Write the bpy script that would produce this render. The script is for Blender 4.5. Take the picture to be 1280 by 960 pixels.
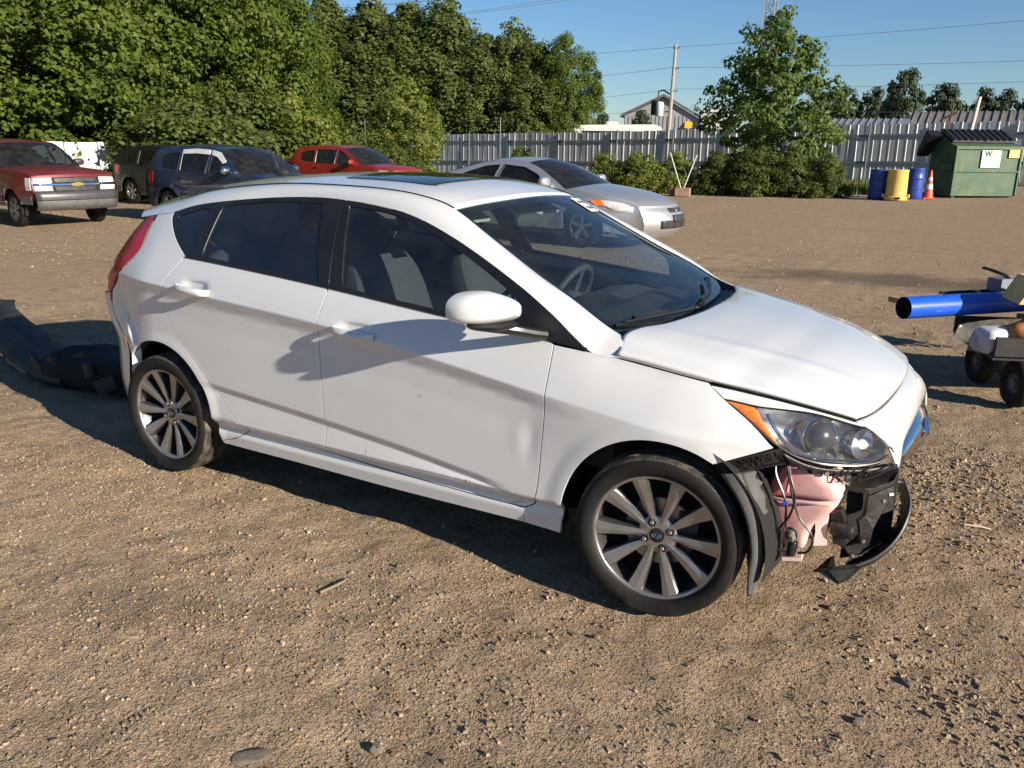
import bpy, bmesh, math, random
import numpy as np
from mathutils import Vector, Matrix
from mathutils.geometry import delaunay_2d_cdt

sc = bpy.context.scene
for o in list(bpy.data.objects):
    bpy.data.objects.remove(o)
R = math.radians

# ------------------------------------------------------------------ camera, sky, sun, exposure
CAM = (2.2368, -3.3816, 1.6089)
yaw, pitch, roll = R(120.762), R(-15.863), R(0.658)
fwd = Vector((math.cos(pitch)*math.cos(yaw), math.cos(pitch)*math.sin(yaw), math.sin(pitch)))
rt = fwd.cross(Vector((0, 0, 1))).normalized()
up = rt.cross(fwd)
rt2 = rt*math.cos(roll) + up*math.sin(roll)
up2 = -rt*math.sin(roll) + up*math.cos(roll)
cd = bpy.data.cameras.new('camera')
cam = bpy.data.objects.new('camera', cd)
sc.collection.objects.link(cam)
cam.matrix_world = Matrix(((rt2.x, up2.x, -fwd.x, CAM[0]), (rt2.y, up2.y, -fwd.y, CAM[1]), (rt2.z, up2.z, -fwd.z, CAM[2]), (0, 0, 0, 1)))
cd.sensor_width = 36.0
cd.lens = 1060/1280*36.0
cd.clip_start = 0.05
cd.clip_end = 3000
sc.camera = cam

SUN_TO = Vector((0.930, -0.185, 0.345)).normalized()
world = bpy.data.worlds.new('World')
sc.world = world
world.use_nodes = True
wn = world.node_tree
wn.nodes.clear()
sky = wn.nodes.new('ShaderNodeTexSky')
sky.sky_type = 'NISHITA'
sky.sun_disc = False
sky.sun_elevation = math.asin(SUN_TO.z)
sky.sun_rotation = math.atan2(SUN_TO.x, SUN_TO.y)
sky.altitude = 0
sky.air_density = 1.0
sky.dust_density = 0.0
sky.ozone_density = 6.0
bg = wn.nodes.new('ShaderNodeBackground')
bg.inputs['Strength'].default_value = 0.060
wo = wn.nodes.new('ShaderNodeOutputWorld')
wn.links.new(sky.outputs[0], bg.inputs[0])
wn.links.new(bg.outputs[0], wo.inputs[0])
sl = bpy.data.lights.new('sun', 'SUN')
sl.energy = 5.0
sl.angle = R(0.53)
sl.color = (1.0, 0.885, 0.73)
so = bpy.data.objects.new('sun', sl)
sc.collection.objects.link(so)
so.rotation_euler = (-SUN_TO).to_track_quat('-Z', 'Y').to_euler()
so.location = (0, 0, 30)
sc.view_settings.view_transform = 'Standard'
sc.view_settings.look = 'None'
sc.view_settings.exposure = 0.95
sc.view_settings.gamma = 1.0
sc.view_settings.use_curve_mapping = False
sc.cycles.max_bounces = 8
sc.cycles.transparent_max_bounces = 16

# ------------------------------------------------------------------ helpers: tags and objects
COL = sc.collection

def tag(o, label=None, cat=None, group=None, kind=None):
    if label: o['label'] = label
    if cat: o['category'] = cat
    if group: o['group'] = group
    if kind: o['kind'] = kind
    return o

def empty(name, loc=(0, 0, 0), rz=0.0, label=None, cat=None, group=None, parent=None):
    o = bpy.data.objects.new(name, None)
    o.empty_display_size = 0.1
    COL.objects.link(o)
    o.location = loc
    o.rotation_euler = (0, 0, rz)
    o.parent = parent
    tag(o, label, cat, group)
    return o

def build(name, verts, faces, mat, parent=None, smooth=True, normals=None, sharp=None):
    me = bpy.data.meshes.new(name)
    me.from_pydata([tuple(map(float, v)) for v in verts], [], [tuple(map(int, f)) for f in faces])
    if mat is not None:
        me.materials.append(mat)
    if smooth:
        me.polygons.foreach_set('use_smooth', [True]*len(me.polygons))
        if sharp is not None:
            me.set_sharp_from_angle(angle=R(sharp))
    me.update()
    if normals is not None:
        me.normals_split_custom_set_from_vertices([tuple(map(float, n)) for n in normals])
    o = bpy.data.objects.new(name, me)
    COL.objects.link(o)
    o.parent = parent
    return o

def copy_tree(o, parent=None):
    c = o.copy()
    COL.objects.link(c)
    c.parent = parent
    for ch in o.children:
        copy_tree(ch, c)
    return c

class MB:
    """collects shapes for ONE mesh"""
    def __init__(self):
        self.v, self.f = [], []
    def add(self, v, f):
        n = len(self.v)
        self.v += [tuple(map(float, p)) for p in v]
        self.f += [tuple(int(i)+n for i in q) for q in f]
        return self
    def box(self, c, s, rz=0.0, ry=0.0, rx=0.0, taper=1.0):
        m = Matrix.Rotation(rz, 3, 'Z') @ Matrix.Rotation(ry, 3, 'Y') @ Matrix.Rotation(rx, 3, 'X')
        v = []
        for z in (-1, 1):
            t = taper if z > 0 else 1.0
            for x, y in ((-1, -1), (1, -1), (1, 1), (-1, 1)):
                v.append(tuple(Vector(c) + m @ Vector((x*s[0]/2*t, y*s[1]/2*t, z*s[2]/2))))
        return self.add(v, [(3, 2, 1, 0), (4, 5, 6, 7), (0, 1, 5, 4), (1, 2, 6, 5), (2, 3, 7, 6), (3, 0, 4, 7)])
    def tube(self, pts, r, n=8, cap=True):
        pts = [Vector(p) for p in pts]
        rr = r if hasattr(r, '__len__') else [r]*len(pts)
        vs, fs = [], []
        ref = None
        for i, p in enumerate(pts):
            t = (pts[min(i+1, len(pts)-1)] - pts[max(i-1, 0)]).normalized()
            if ref is None:
                ref = t.orthogonal().normalized()
            ref = (ref - t*ref.dot(t)).normalized()
            b = t.cross(ref)
            for k in range(n):
                a = 2*math.pi*k/n
                vs.append(p + (ref*math.cos(a) + b*math.sin(a))*rr[i])
        for i in range(len(pts)-1):
            for k in range(n):
                k2 = (k+1) % n
                fs.append((i*n+k, i*n+k2, (i+1)*n+k2, (i+1)*n+k))
        if cap:
            fs.append(tuple(range(n-1, -1, -1)))
            fs.append(tuple((len(pts)-1)*n+k for k in range(n)))
        return self.add(vs, fs)
    def lathe(self, prof, axis=(0, 0, 1), c=(0, 0, 0), n=24, close=False):
        ax = Vector(axis).normalized()
        e1 = ax.orthogonal().normalized()
        e2 = ax.cross(e1)
        vs, fs = [], []
        for (rr, h) in prof:
            for k in range(n):
                a = 2*math.pi*k/n
                vs.append(Vector(c) + ax*h + (e1*math.cos(a) + e2*math.sin(a))*rr)
        m = len(prof)
        for i in range(m if close else m-1):
            j = (i+1) % m
            for k in range(n):
                k2 = (k+1) % n
                fs.append((i*n+k, i*n+k2, j*n+k2, j*n+k))
        return self.add(vs, fs)
    def grid(self, P, flip=False):
        P = np.asarray(P, float)
        a, b = P.shape[:2]
        fs = []
        for i in range(a-1):
            for j in range(b-1):
                q = (i*b+j, i*b+j+1, (i+1)*b+j+1, (i+1)*b+j)
                fs.append(q[::-1] if flip else q)
        return self.add(P.reshape(-1, 3), fs)
    def prism(self, poly, t, fn):
        """poly: 2D outline, t: (t0,t1), fn(u,v,t)->point"""
        n = len(poly)
        v = [fn(p[0], p[1], t[0]) for p in poly] + [fn(p[0], p[1], t[1]) for p in poly]
        f = [tuple(range(n-1, -1, -1)), tuple(range(n, 2*n))]
        for i in range(n):
            j = (i+1) % n
            f.append((i, j, n+j, n+i))
        return self.add(v, f)
    def ellipsoid(self, c, r, n=16, m=10, p=1.0, rz=0.0):
        vs, fs = [], []
        sg = lambda a: math.copysign(abs(a)**p, a)
        mt = Matrix.Rotation(rz, 3, 'Z')
        for i in range(m+1):
            th = math.pi*i/m
            for k in range(n):
                ph = 2*math.pi*k/n
                q = mt @ Vector((r[0]*sg(math.sin(th))*sg(math.cos(ph)), r[1]*sg(math.sin(th))*sg(math.sin(ph)), r[2]*sg(math.cos(th))))
                vs.append(Vector(c) + q)
        for i in range(m):
            for k in range(n):
                k2 = (k+1) % n
                fs.append((i*n+k, (i+1)*n+k, (i+1)*n+k2, i*n+k2))
        return self.add(vs, fs)
    def build(self, name, mat, parent=None, smooth=False, sharp=35):
        o = build(name, self.v, self.f, mat, parent, smooth, None, sharp if smooth else None)
        bm = bmesh.new()
        bm.from_mesh(o.data)
        bmesh.ops.recalc_face_normals(bm, faces=bm.faces)
        bm.to_mesh(o.data)
        bm.free()
        return o

def pchip(xs, ys):
    xs = np.array(xs, float); ys = np.array(ys, float)
    h = np.diff(xs); d = np.diff(ys)/h; m = np.zeros(len(xs))
    m[0] = d[0]; m[-1] = d[-1]
    for i in range(1, len(xs)-1):
        if d[i-1]*d[i] > 0:
            w1 = 2*h[i]+h[i-1]; w2 = h[i]+2*h[i-1]
            m[i] = (w1+w2)/(w1/d[i-1]+w2/d[i])
    def f(x):
        x = np.asarray(x, float); xc = np.clip(x, xs[0], xs[-1])
        i = np.clip(np.searchsorted(xs, xc)-1, 0, len(xs)-2)
        t = (xc-xs[i])/h[i]
        return (ys[i]*(1+2*t)*(1-t)**2+m[i]*h[i]*t*(1-t)**2+ys[i+1]*t*t*(3-2*t)+m[i+1]*h[i]*t*t*(t-1)
                + np.where(x < xs[0], (x-xs[0])*m[0], 0)+np.where(x > xs[-1], (x-xs[-1])*m[-1], 0))
    return f

def sst(a, b, x):
    t = np.clip((x-a)/(b-a), 0, 1)
    return t*t*(3-2*t)

def spline(pts, n=8):
    """Catmull-Rom through the points, any dimension"""
    P = np.asarray(pts, float)
    if len(P) < 3:
        return np.array([P[0]+(P[-1]-P[0])*t for t in np.linspace(0, 1, n+1)])
    Q = np.vstack([2*P[0]-P[1], P, 2*P[-1]-P[-2]])
    out = []
    for i in range(1, len(Q)-2):
        p0, p1, p2, p3 = Q[i-1], Q[i], Q[i+1], Q[i+2]
        for t in np.linspace(0, 1, n, endpoint=False):
            out.append(.5*((2*p1)+(-p0+p2)*t+(2*p0-5*p1+4*p2-p3)*t*t+(-p0+3*p1-3*p2+p3)*t**3))
    out.append(P[-1])
    return np.array(out)

def resample(P, n):
    P = np.asarray(P, float)
    s = np.r_[0, np.cumsum(np.linalg.norm(np.diff(P, axis=0), axis=1))]
    t = np.linspace(0, s[-1], n)
    return np.stack([np.interp(t, s, P[:, k]) for k in range(P.shape[1])], -1)

def outline(*segs):
    """closed 2D outline from splined runs; each run starts where the last one ended"""
    out = []
    for s in segs:
        q = spline(s, 6) if len(s) > 2 else np.array(s, float)
        out += [tuple(p) for p in q[:-1]]
    return np.array(out)

def inside(poly, pts):
    x, y = pts[:, 0], pts[:, 1]
    r = np.zeros(len(pts), bool)
    n = len(poly)
    for i in range(n):
        x1, y1 = poly[i]; x2, y2 = poly[(i+1) % n]
        if y1 == y2: continue
        c = ((y1 > y) != (y2 > y)) & (x < (x2-x1)*(y-y1)/(y2-y1)+x1)
        r ^= c
    return r

def area2(p):
    return .5*np.sum(p[:, 0]*np.roll(p[:, 1], -1)-np.roll(p[:, 0], -1)*p[:, 1])

def loop_even(poly, step):
    out = []
    n = len(poly)
    for i in range(n):
        a, b = poly[i], poly[(i+1) % n]
        k = max(1, int(np.ceil(np.linalg.norm(b-a)/step)))
        for t in range(k):
            out.append(a+(b-a)*t/k)
    out = np.array(out)
    keep = [0]
    for i in range(1, len(out)):
        if np.linalg.norm(out[i]-out[keep[-1]]) > step*.12:
            keep.append(i)
    return out[keep]

def inset2(poly, d):
    """poly is CCW; move it inwards by d"""
    nx = np.roll(poly, -1, 0)-poly; pv = poly-np.roll(poly, 1, 0)
    def nrm(e): return np.stack([-e[:, 1], e[:, 0]], -1)/np.maximum(np.linalg.norm(e, axis=1), 1e-9)[:, None]
    n = nrm(nx)+nrm(pv)
    n /= np.maximum(np.linalg.norm(n, axis=1), .4)[:, None]
    return poly+n*d

def patch(name, poly, fn, mat, parent, step=.03, flip=False, thick=.014, gap=.0025, holes=(), rim=True, lines=()):
    """a panel: the 2D outline poly (CCW) filled with triangles and laid on the surface fn(P)->points; its edge turned in"""
    poly = np.asarray(poly, float)
    if area2(poly) < 0: poly = poly[::-1]
    loops = [loop_even(inset2(poly, gap) if gap else poly, step)]
    for h in holes:
        h = np.asarray(h, float)
        if area2(h) > 0: h = h[::-1]
        loops.append(loop_even(h, step))
    lo, hi = poly.min(0), poly.max(0)
    gx, gy = np.meshgrid(np.arange(lo[0], hi[0], step), np.arange(lo[1], hi[1], step))
    gx = gx+(np.arange(gx.shape[0]) % 2)[:, None]*step*.5
    G = np.stack([gx.ravel(), gy.ravel()], -1)
    ok = inside(loops[0], G)
    for h in loops[1:]: ok &= ~inside(h, G)
    G = G[ok]
    B = np.vstack(loops)
    if len(G):
        d = np.min(np.linalg.norm(G[:, None]-B[None], axis=2), axis=1)
        G = G[d > step*.45]
    # feature lines (creases, hollows): vertices are laid along them so that they shade crisply
    LP, led = [], []
    for l in lines:
        l = np.asarray(l, float)
        ok = inside(loops[0], l)
        for h in loops[1:]: ok &= ~inside(h, l)
        ok &= np.min(np.linalg.norm(l[:, None]-B[None], axis=2), axis=1) > step*.18
        for i in range(len(l)):
            if ok[i]:
                if i and ok[i-1] and np.linalg.norm(l[i]-l[i-1]) < step*3: led.append((len(LP)-1, len(LP)))
                LP.append(l[i])
    if LP:
        LP = np.array(LP)
        if len(G):
            d = np.min(np.linalg.norm(G[:, None]-LP[None], axis=2), axis=1)
            G = G[d > step*.3]
        G = np.vstack([LP, G])
    V2 = np.vstack([B, G])
    ed, k = [], 0
    for l in loops:
        ed += [(k+i, k+(i+1) % len(l)) for i in range(len(l))]
        k += len(l)
    ed += [(a_+k, b_+k) for a_, b_ in led]
    res = delaunay_2d_cdt([Vector(p) for p in V2], ed, [], 0, 1e-6)
    W2 = np.array([tuple(p) for p in res[0]]); T = np.array(res[2])
    cen = W2[T].mean(1)
    ok = inside(loops[0], cen)
    for h in loops[1:]: ok &= ~inside(h, cen)
    T = T[ok]
    a = W2[T]
    ar = (a[:, 1, 0]-a[:, 0, 0])*(a[:, 2, 1]-a[:, 0, 1])-(a[:, 1, 1]-a[:, 0, 1])*(a[:, 2, 0]-a[:, 0, 0])
    T = np.where((ar < 0)[:, None], T[:, ::-1], T)
    T = T[np.abs(ar) > 1e-9]
    def nor(Q):
        e = .003
        du = fn(Q+[e, 0])-fn(Q-[e, 0]); dv = fn(Q+[0, e])-fn(Q-[0, e])
        n = np.cross(du, dv)
        n /= np.maximum(np.linalg.norm(n, axis=1), 1e-12)[:, None]
        return -n if flip else n
    V = fn(W2); N = nor(W2)
    F = [tuple(t[::-1]) if flip else tuple(t) for t in T]
    V = list(V); N = list(N)
    if rim:
        for l in loops:
            p = fn(l); n = nor(l)
            tn = np.roll(p, -1, 0)-np.roll(p, 1, 0)
            tn /= np.maximum(np.linalg.norm(tn, axis=1), 1e-9)[:, None]
            on = np.cross(tn, n)*(-1 if flip else 1)
            k = len(V); m = len(l)
            V += list(p)+list(p+on*.0008-n*.003)+list(p-n*thick)
            N += list((n+on)/1.414)+list(on)+list(on)
            for r_ in range(2):
                for i in range(m):
                    j = (i+1) % m
                    q = (k+r_*m+j, k+r_*m+i, k+(r_+1)*m+i, k+(r_+1)*m+j)
                    F.append(q[::-1] if flip else q)
    return build(name, V, F, mat, parent, True, N)

def coons(c0, c1, d0, d1, nu, nv):
    """boundary curves c0,c1 (u) at v=0,1 and d0,d1 (v) at u=0,1 -> grid of points"""
    c0 = resample(c0, nu); c1 = resample(c1, nu); d0 = resample(d0, nv); d1 = resample(d1, nv)
    u = np.linspace(0, 1, nu)[:, None, None]; v = np.linspace(0, 1, nv)[None, :, None]
    return ((1-v)*c0[:, None]+v*c1[:, None]+(1-u)*d0[None]+u*d1[None]
            - ((1-u)*(1-v)*c0[0]+u*(1-v)*c0[-1]+(1-u)*v*c1[0]+u*v*c1[-1]))

def loft(A, B, n=40, m=8, bulge=0.0, direction=None, p=1.0):
    """grid between two curves with an outward bulge"""
    A = resample(spline(A), n); B = resample(spline(B), n)
    t = np.linspace(0, 1, m)[None, :, None]
    G = A[:, None]*(1-t)+B[:, None]*t
    if bulge:
        if direction is None:
            ta = np.gradient(A, axis=0); d = np.cross(ta, B-A)
            d /= np.maximum(np.linalg.norm(d, axis=1), 1e-9)[:, None]
        else:
            d = np.tile(np.array(direction, float)/np.linalg.norm(direction), (n, 1))
        G = G+d[:, None]*(4*t*(1-t))**p*bulge
    return G

def gridobj(name, G, mat, parent, flip=False, mirror=False):
    m = MB().grid(G, flip)
    if mirror:
        G2 = np.array(G)*[1, -1, 1]
        m.grid(G2, not flip)
    return build(name, m.v, m.f, mat, parent, True)

def solidify(o, t, offset=-1):
    md = o.modifiers.new('thickness', 'SOLIDIFY')
    md.thickness = t
    md.offset = offset
    return o

# value noise for shaping terrain and foliage
def vnoise(p, seed=0):
    p = np.asarray(p, float)
    i = np.floor(p).astype(np.int64); f = p-i; f = f*f*(3-2*f)
    D = p.shape[-1]
    out = 0
    for c in range(2**D):
        b = np.array([(c >> k) & 1 for k in range(D)])
        q = i+b
        h = q[..., 0]*374761393+q[..., 1]*668265263+(q[..., 2]*2147483647 if D > 2 else 0)+seed*974711
        h = (h ^ (h >> 13))*1274126177
        h = ((h ^ (h >> 16)) & 0xFFFFFF)/float(0xFFFFFF)
        w = np.prod(np.where(b == 1, f, 1-f), axis=-1)
        out = out+h*w
    return out*2-1

def gz(x, y):
    """the lot's gentle slope"""
    x = np.asarray(x, float); y = np.asarray(y, float)
    d = np.hypot(x, y-.0)
    return .016*(np.clip(x, -60, 40)+9)*sst(9, 40, d)

# ------------------------------------------------------------------ materials
def newmat(name):
    m = bpy.data.materials.new(name)
    m.use_nodes = True
    nt = m.node_tree
    return m, nt, nt.nodes['Principled BSDF']

def noise(nt, scale, detail=4, rough=.55, vec=None, coord='Object', dist=0.0):
    n = nt.nodes.new('ShaderNodeTexNoise')
    n.inputs['Scale'].default_value = scale
    n.inputs['Detail'].default_value = detail
    n.inputs['Roughness'].default_value = rough
    n.inputs['Distortion'].default_value = dist
    if vec is None:
        tc = nt.nodes.new('ShaderNodeTexCoord')
        vec = tc.outputs[coord]
    nt.links.new(vec, n.inputs['Vector'])
    return n.outputs['Fac']

def ramp(nt, fac, stops, interp='LINEAR'):
    r = nt.nodes.new('ShaderNodeValToRGB')
    r.color_ramp.interpolation = interp
    el = r.color_ramp.elements
    while len(el) < len(stops): el.new(.5)
    for e, (p, c) in zip(el, stops):
        e.position = p
        e.color = (*c, 1) if len(c) == 3 else c
    nt.links.new(fac, r.inputs[0])
    return r.outputs[0]

def mixc(nt, fac, a, b, mode='MIX'):
    n = nt.nodes.new('ShaderNodeMix')
    n.data_type = 'RGBA'
    n.blend_type = mode
    for s, v in ((0, fac), (6, a), (7, b)):
        if isinstance(v, (int, float)): n.inputs[s].default_value = v
        elif isinstance(v, tuple): n.inputs[s].default_value = (*v, 1) if len(v) == 3 else v
        else: nt.links.new(v, n.inputs[s])
    return n.outputs[2]

def bump(nt, bs, height, strength=.3, distance=.01, prev=None):
    b = nt.nodes.new('ShaderNodeBump')
    b.inputs['Strength'].default_value = strength
    b.inputs['Distance'].default_value = distance
    nt.links.new(height, b.inputs['Height'])
    if prev is not None: nt.links.new(prev, b.inputs['Normal'])
    if bs is not None: nt.links.new(b.outputs[0], bs.inputs['Normal'])
    return b.outputs[0]

def plain(name, col, rough=.5, metal=0.0, var=.15, scale=9.0, coat=0.0, bmp=0.0, bscale=120, dirt=None, spec=None):
    """base colour with mottling, optional dust and fine relief"""
    m, nt, bs = newmat(name)
    c2 = tuple(max(0, c*(1-var)) for c in col); c1 = tuple(min(1, c*(1+var*.6)) for c in col)
    f = noise(nt, scale, 5)
    base = ramp(nt, f, [(.3, c2), (.7, c1)])
    if dirt:
        f2 = noise(nt, dirt[2] if len(dirt) > 2 else 5, 6, .65)
        base = mixc(nt, ramp(nt, f2, [(.45, (0, 0, 0)), (.75, (dirt[1],)*3)]), base, dirt[0])
    nt.links.new(base, bs.inputs['Base Color'])
    bs.inputs['Roughness'].default_value = rough
    bs.inputs['Metallic'].default_value = metal
    bs.inputs['Coat Weight'].default_value = coat
    bs.inputs['Coat Roughness'].default_value = .04
    if spec is not None: bs.inputs['Specular IOR Level'].default_value = spec
    if bmp: bump(nt, bs, noise(nt, bscale, 3), bmp, .004)
    return m

def paint(name, col, rough=.35, metal=0.0, coat=1.0, dust=(.32, .27, .2), dust_amt=.25):
    """car paint: clear coat, faint dust that thickens in patches and towards the sills"""
    m, nt, bs = newmat(name)
    f = noise(nt, 3.0, 6, .6)
    f2 = noise(nt, 60, 3, .5)
    fac = ramp(nt, f, [(.42, (0, 0, 0)), (.85, (dust_amt,)*3)])
    sp = ramp(nt, f2, [(.70, (0, 0, 0)), (.8, (dust_amt*.6,)*3)])
    base = mixc(nt, fac, col, dust)
    base = mixc(nt, sp, base, dust)
    nt.links.new(base, bs.inputs['Base Color'])
    bs.inputs['Roughness'].default_value = rough
    bs.inputs['Metallic'].default_value = metal
    bs.inputs['Coat Weight'].default_value = coat
    bs.inputs['Coat Roughness'].default_value = .015
    bs.inputs['Coat IOR'].default_value = 1.6
    return m

def glassmat(name, tint, dusty=.03, ior=1.5, rough=.0):
    m, nt, bs = newmat(name)
    nt.nodes.remove(bs)
    out = nt.nodes['Material Output']
    tr = nt.nodes.new('ShaderNodeBsdfTransparent'); tr.inputs[0].default_value = (*tint, 1)
    gl = nt.nodes.new('ShaderNodeBsdfGlossy'); gl.inputs['Roughness'].default_value = rough
    df = nt.nodes.new('ShaderNodeBsdfDiffuse'); df.inputs[0].default_value = (.45, .42, .36, 1)
    fr = nt.nodes.new('ShaderNodeFresnel')
    ge = nt.nodes.new('ShaderNodeNewGeometry')          # thin sheet: same reflection from both sides
    mr_ = nt.nodes.new('ShaderNodeMapRange'); mr_.inputs['To Min'].default_value = ior; mr_.inputs['To Max'].default_value = 1/ior
    nt.links.new(ge.outputs['Backfacing'], mr_.inputs['Value']); nt.links.new(mr_.outputs[0], fr.inputs[0])
    m1 = nt.nodes.new('ShaderNodeMixShader'); m2 = nt.nodes.new('ShaderNodeMixShader')
    nt.links.new(fr.outputs[0], m1.inputs[0]); nt.links.new(tr.outputs[0], m1.inputs[1]); nt.links.new(gl.outputs[0], m1.inputs[2])
    f = noise(nt, 6, 6, .65)
    d = ramp(nt, f, [(.4, (dusty*.4,)*3), (.8, (dusty*1.6,)*3)])
    nt.links.new(d, m2.inputs[0]); nt.links.new(m1.outputs[0], m2.inputs[1]); nt.links.new(df.outputs[0], m2.inputs[2])
    nt.links.new(m2.outputs[0], out.inputs[0])
    return m

M = {}
M['white_paint'] = paint('white_paint', (.60, .618, .635), .33, dust=(.42, .38, .31), dust_amt=.14)
M['black_trim'] = plain('black_trim', (.012, .012, .013), .32, var=.3)
M['black_plastic'] = plain('black_plastic', (.022, .022, .023), .5, var=.35, bmp=.15, dirt=((.16, .13, .10), .35, 8))
M['grey_liner'] = plain('grey_liner', (.075, .075, .075), .8, var=.3, bmp=.3, dirt=((.15, .13, .105), .35, 22))
M['rubber'] = plain('rubber', (.011, .0108, .0105), .75, var=.2, scale=20, dirt=((.08, .062, .045), .20, 5), spec=.25)
M['tread'] = plain('tread', (.03, .028, .026), .85, var=.3, scale=20, bmp=.9, bscale=90, dirt=((.28, .225, .16), .75, 10))
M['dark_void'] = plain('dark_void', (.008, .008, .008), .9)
M['cabin'] = plain('cabin_plastic', (.045, .046, .048), .7)
M['seat_cloth'] = plain('seat_cloth', (.055, .056, .06), .95, bmp=.3, bscale=300)
M['visor_cloth'] = plain('visor_cloth', (.45, .44, .38), .9)
M['alloy'] = plain('machined_alloy', (.37, .37, .37), .33, metal=.8, var=.15, dirt=((.22, .18, .14), .35, 14))
M['alloy_dark'] = plain('alloy_dark', (.07, .07, .075), .4, metal=.6, dirt=((.2, .16, .12), .35, 14))
M['chrome'] = plain('chrome', (.75, .75, .76), .07, metal=1.0, var=.05)
M['reflector'] = plain('reflector', (.52, .52, .54), .33, metal=.9, var=.35, scale=25)
M['lens'] = glassmat('lens', (.90, .92, .94), .05)
M['amber'] = plain('amber_reflector', (.90, .20, .01), .3, coat=.5)
M['tail_red'] = plain('tail_red', (.42, .010, .018), .25, coat=.0, var=.3)
M['glass_front'] = glassmat('glass_front', (.70, .77, .81), .022, 1.85)
M['glass_rear'] = glassmat('glass_rear', (.60, .67, .76), .022, 1.95)
M['glass_screen'] = glassmat('glass_windscreen', (.66, .80, .80), .02, 1.9)
M['sunroof'] = glassmat('glass_sunroof', (.03, .035, .04), .02)
M['bottle'] = plain('reservoir_plastic', (.74, .54, .51), .45, var=.10, scale=6)
M['bottle_red'] = plain('coolant_red', (.45, .06, .07), .4, var=.2)
M['steel'] = plain('bare_steel', (.40, .39, .37), .4, metal=.9, dirt=((.2, .12, .07), .4, 12))
M['rust'] = plain('rusted_steel', (.16, .08, .045), .8, var=.4, scale=25)
M['blue_clip'] = plain('blue_clip', (.03, .12, .6), .4)
M['sticker'] = plain('white_sticker', (.80, .80, .78), .6, var=.03)
M['ink'] = plain('black_ink', (.03, .03, .04), .6)
M['primer'] = plain('bare_primer', (.55, .42, .18), .6)
# ------------------------------------------------------------------ the gravel lot
def ground_h(x, y):
    p = np.stack([np.asarray(x, float), np.asarray(y, float)], -1)
    near = 1-sst(14, 40, np.hypot(p[..., 0], p[..., 1]))
    mm_ = 1-sst(9, 14, np.hypot(p[..., 0], p[..., 1]))
    h = .016*vnoise(p*.9, 1)+mm_*(.010*vnoise(p*2.3, 2)+.006*vnoise(p*6.1, 3))
    fm_ = (1-sst(5.0, 7.0, np.abs(p[..., 0])))*(1-sst(4.6, 6.2, p[..., 1]))
    f = fm_*(.0055*vnoise(p*15, 4)+.004*vnoise(p*33, 5))
    rut = .0*np.sin(p[..., 1]*4.2+.7*p[..., 0]+2*vnoise(p*.5, 8))*sst(6, 9, p[..., 1])
    return gz(x, y)+near*(h+f)-.012+rut*near

def axis_lines(a, b, step, lo, hi):
    mid = np.arange(a, b, step)
    out, s, v = [], step, b
    while v < hi:
        out.append(v); s *= 1.16; v += s
    out.append(hi)
    neg, s, v = [], step*1.16, a-step*1.16
    while v > lo:
        neg.append(v); s *= 1.16; v -= s
    neg.append(lo)
    return np.r_[np.array(neg[::-1]), mid, np.array(out)]

gx_ = axis_lines(-5.5, 4.4, .03, -900, 900)
gy_ = axis_lines(-3.0, 4.8, .03, -60, 1500)
XX, YY = np.meshgrid(gx_, gy_, indexing='ij')
ZZ = ground_h(XX, YY)
def fastmesh(name, V, Q, mat, smooth=False):
    """V (n,3), Q (m,k) index array"""
    me = bpy.data.meshes.new(name)
    V = np.ascontiguousarray(V, np.float32); Q = np.ascontiguousarray(Q, np.int32)
    k = Q.shape[1]
    me.vertices.add(len(V)); me.vertices.foreach_set('co', V.ravel())
    me.loops.add(Q.size); me.loops.foreach_set('vertex_index', Q.ravel())
    me.polygons.add(len(Q)); me.polygons.foreach_set('loop_start', np.arange(0, Q.size, k, dtype=np.int32))
    me.polygons.foreach_set('use_smooth', np.full(len(Q), smooth))
    me.update(calc_edges=True)
    if mat: me.materials.append(mat)
    return me
a_, b_ = XX.shape
ii, jj = np.meshgrid(np.arange(a_-1), np.arange(b_-1), indexing='ij')
Q = np.stack([ii*b_+jj, (ii+1)*b_+jj, (ii+1)*b_+jj+1, ii*b_+jj+1], -1).reshape(-1, 4)

m, nt, bs = newmat('gravel_dirt')
tc = nt.nodes.new('ShaderNodeTexCoord'); OB = tc.outputs['Object']
big = noise(nt, .28, 5, .6, OB); med = noise(nt, 1.7, 6, .65, OB); fine = noise(nt, 38, 5, .7, OB); grit = noise(nt, 120, 3, .6, OB)
base = ramp(nt, med, [(.30, (.290, .180, .094)), (.50, (.375, .250, .140)), (.72, (.425, .308, .188))])
base = mixc(nt, ramp(nt, big, [(.40, (0, 0, 0)), (.62, (.8, .8, .8))]), base, (.40, .298, .192))
sep = nt.nodes.new('ShaderNodeSeparateXYZ'); nt.links.new(OB, sep.inputs[0])
# broad tonal drift: pale packed dirt to one side, browner loose dirt to the other
dr_ = nt.nodes.new('ShaderNodeMath'); dr_.operation = 'MULTIPLY_ADD'; nt.links.new(sep.outputs['X'], dr_.inputs[0]); dr_.inputs[1].default_value = .12; nt.links.new(big, dr_.inputs[2])
base = mixc(nt, ramp(nt, dr_.outputs[0], [(.50, (0, 0, 0)), (.95, (.68, .68, .68))]), base, (.215, .122, .060))
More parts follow.
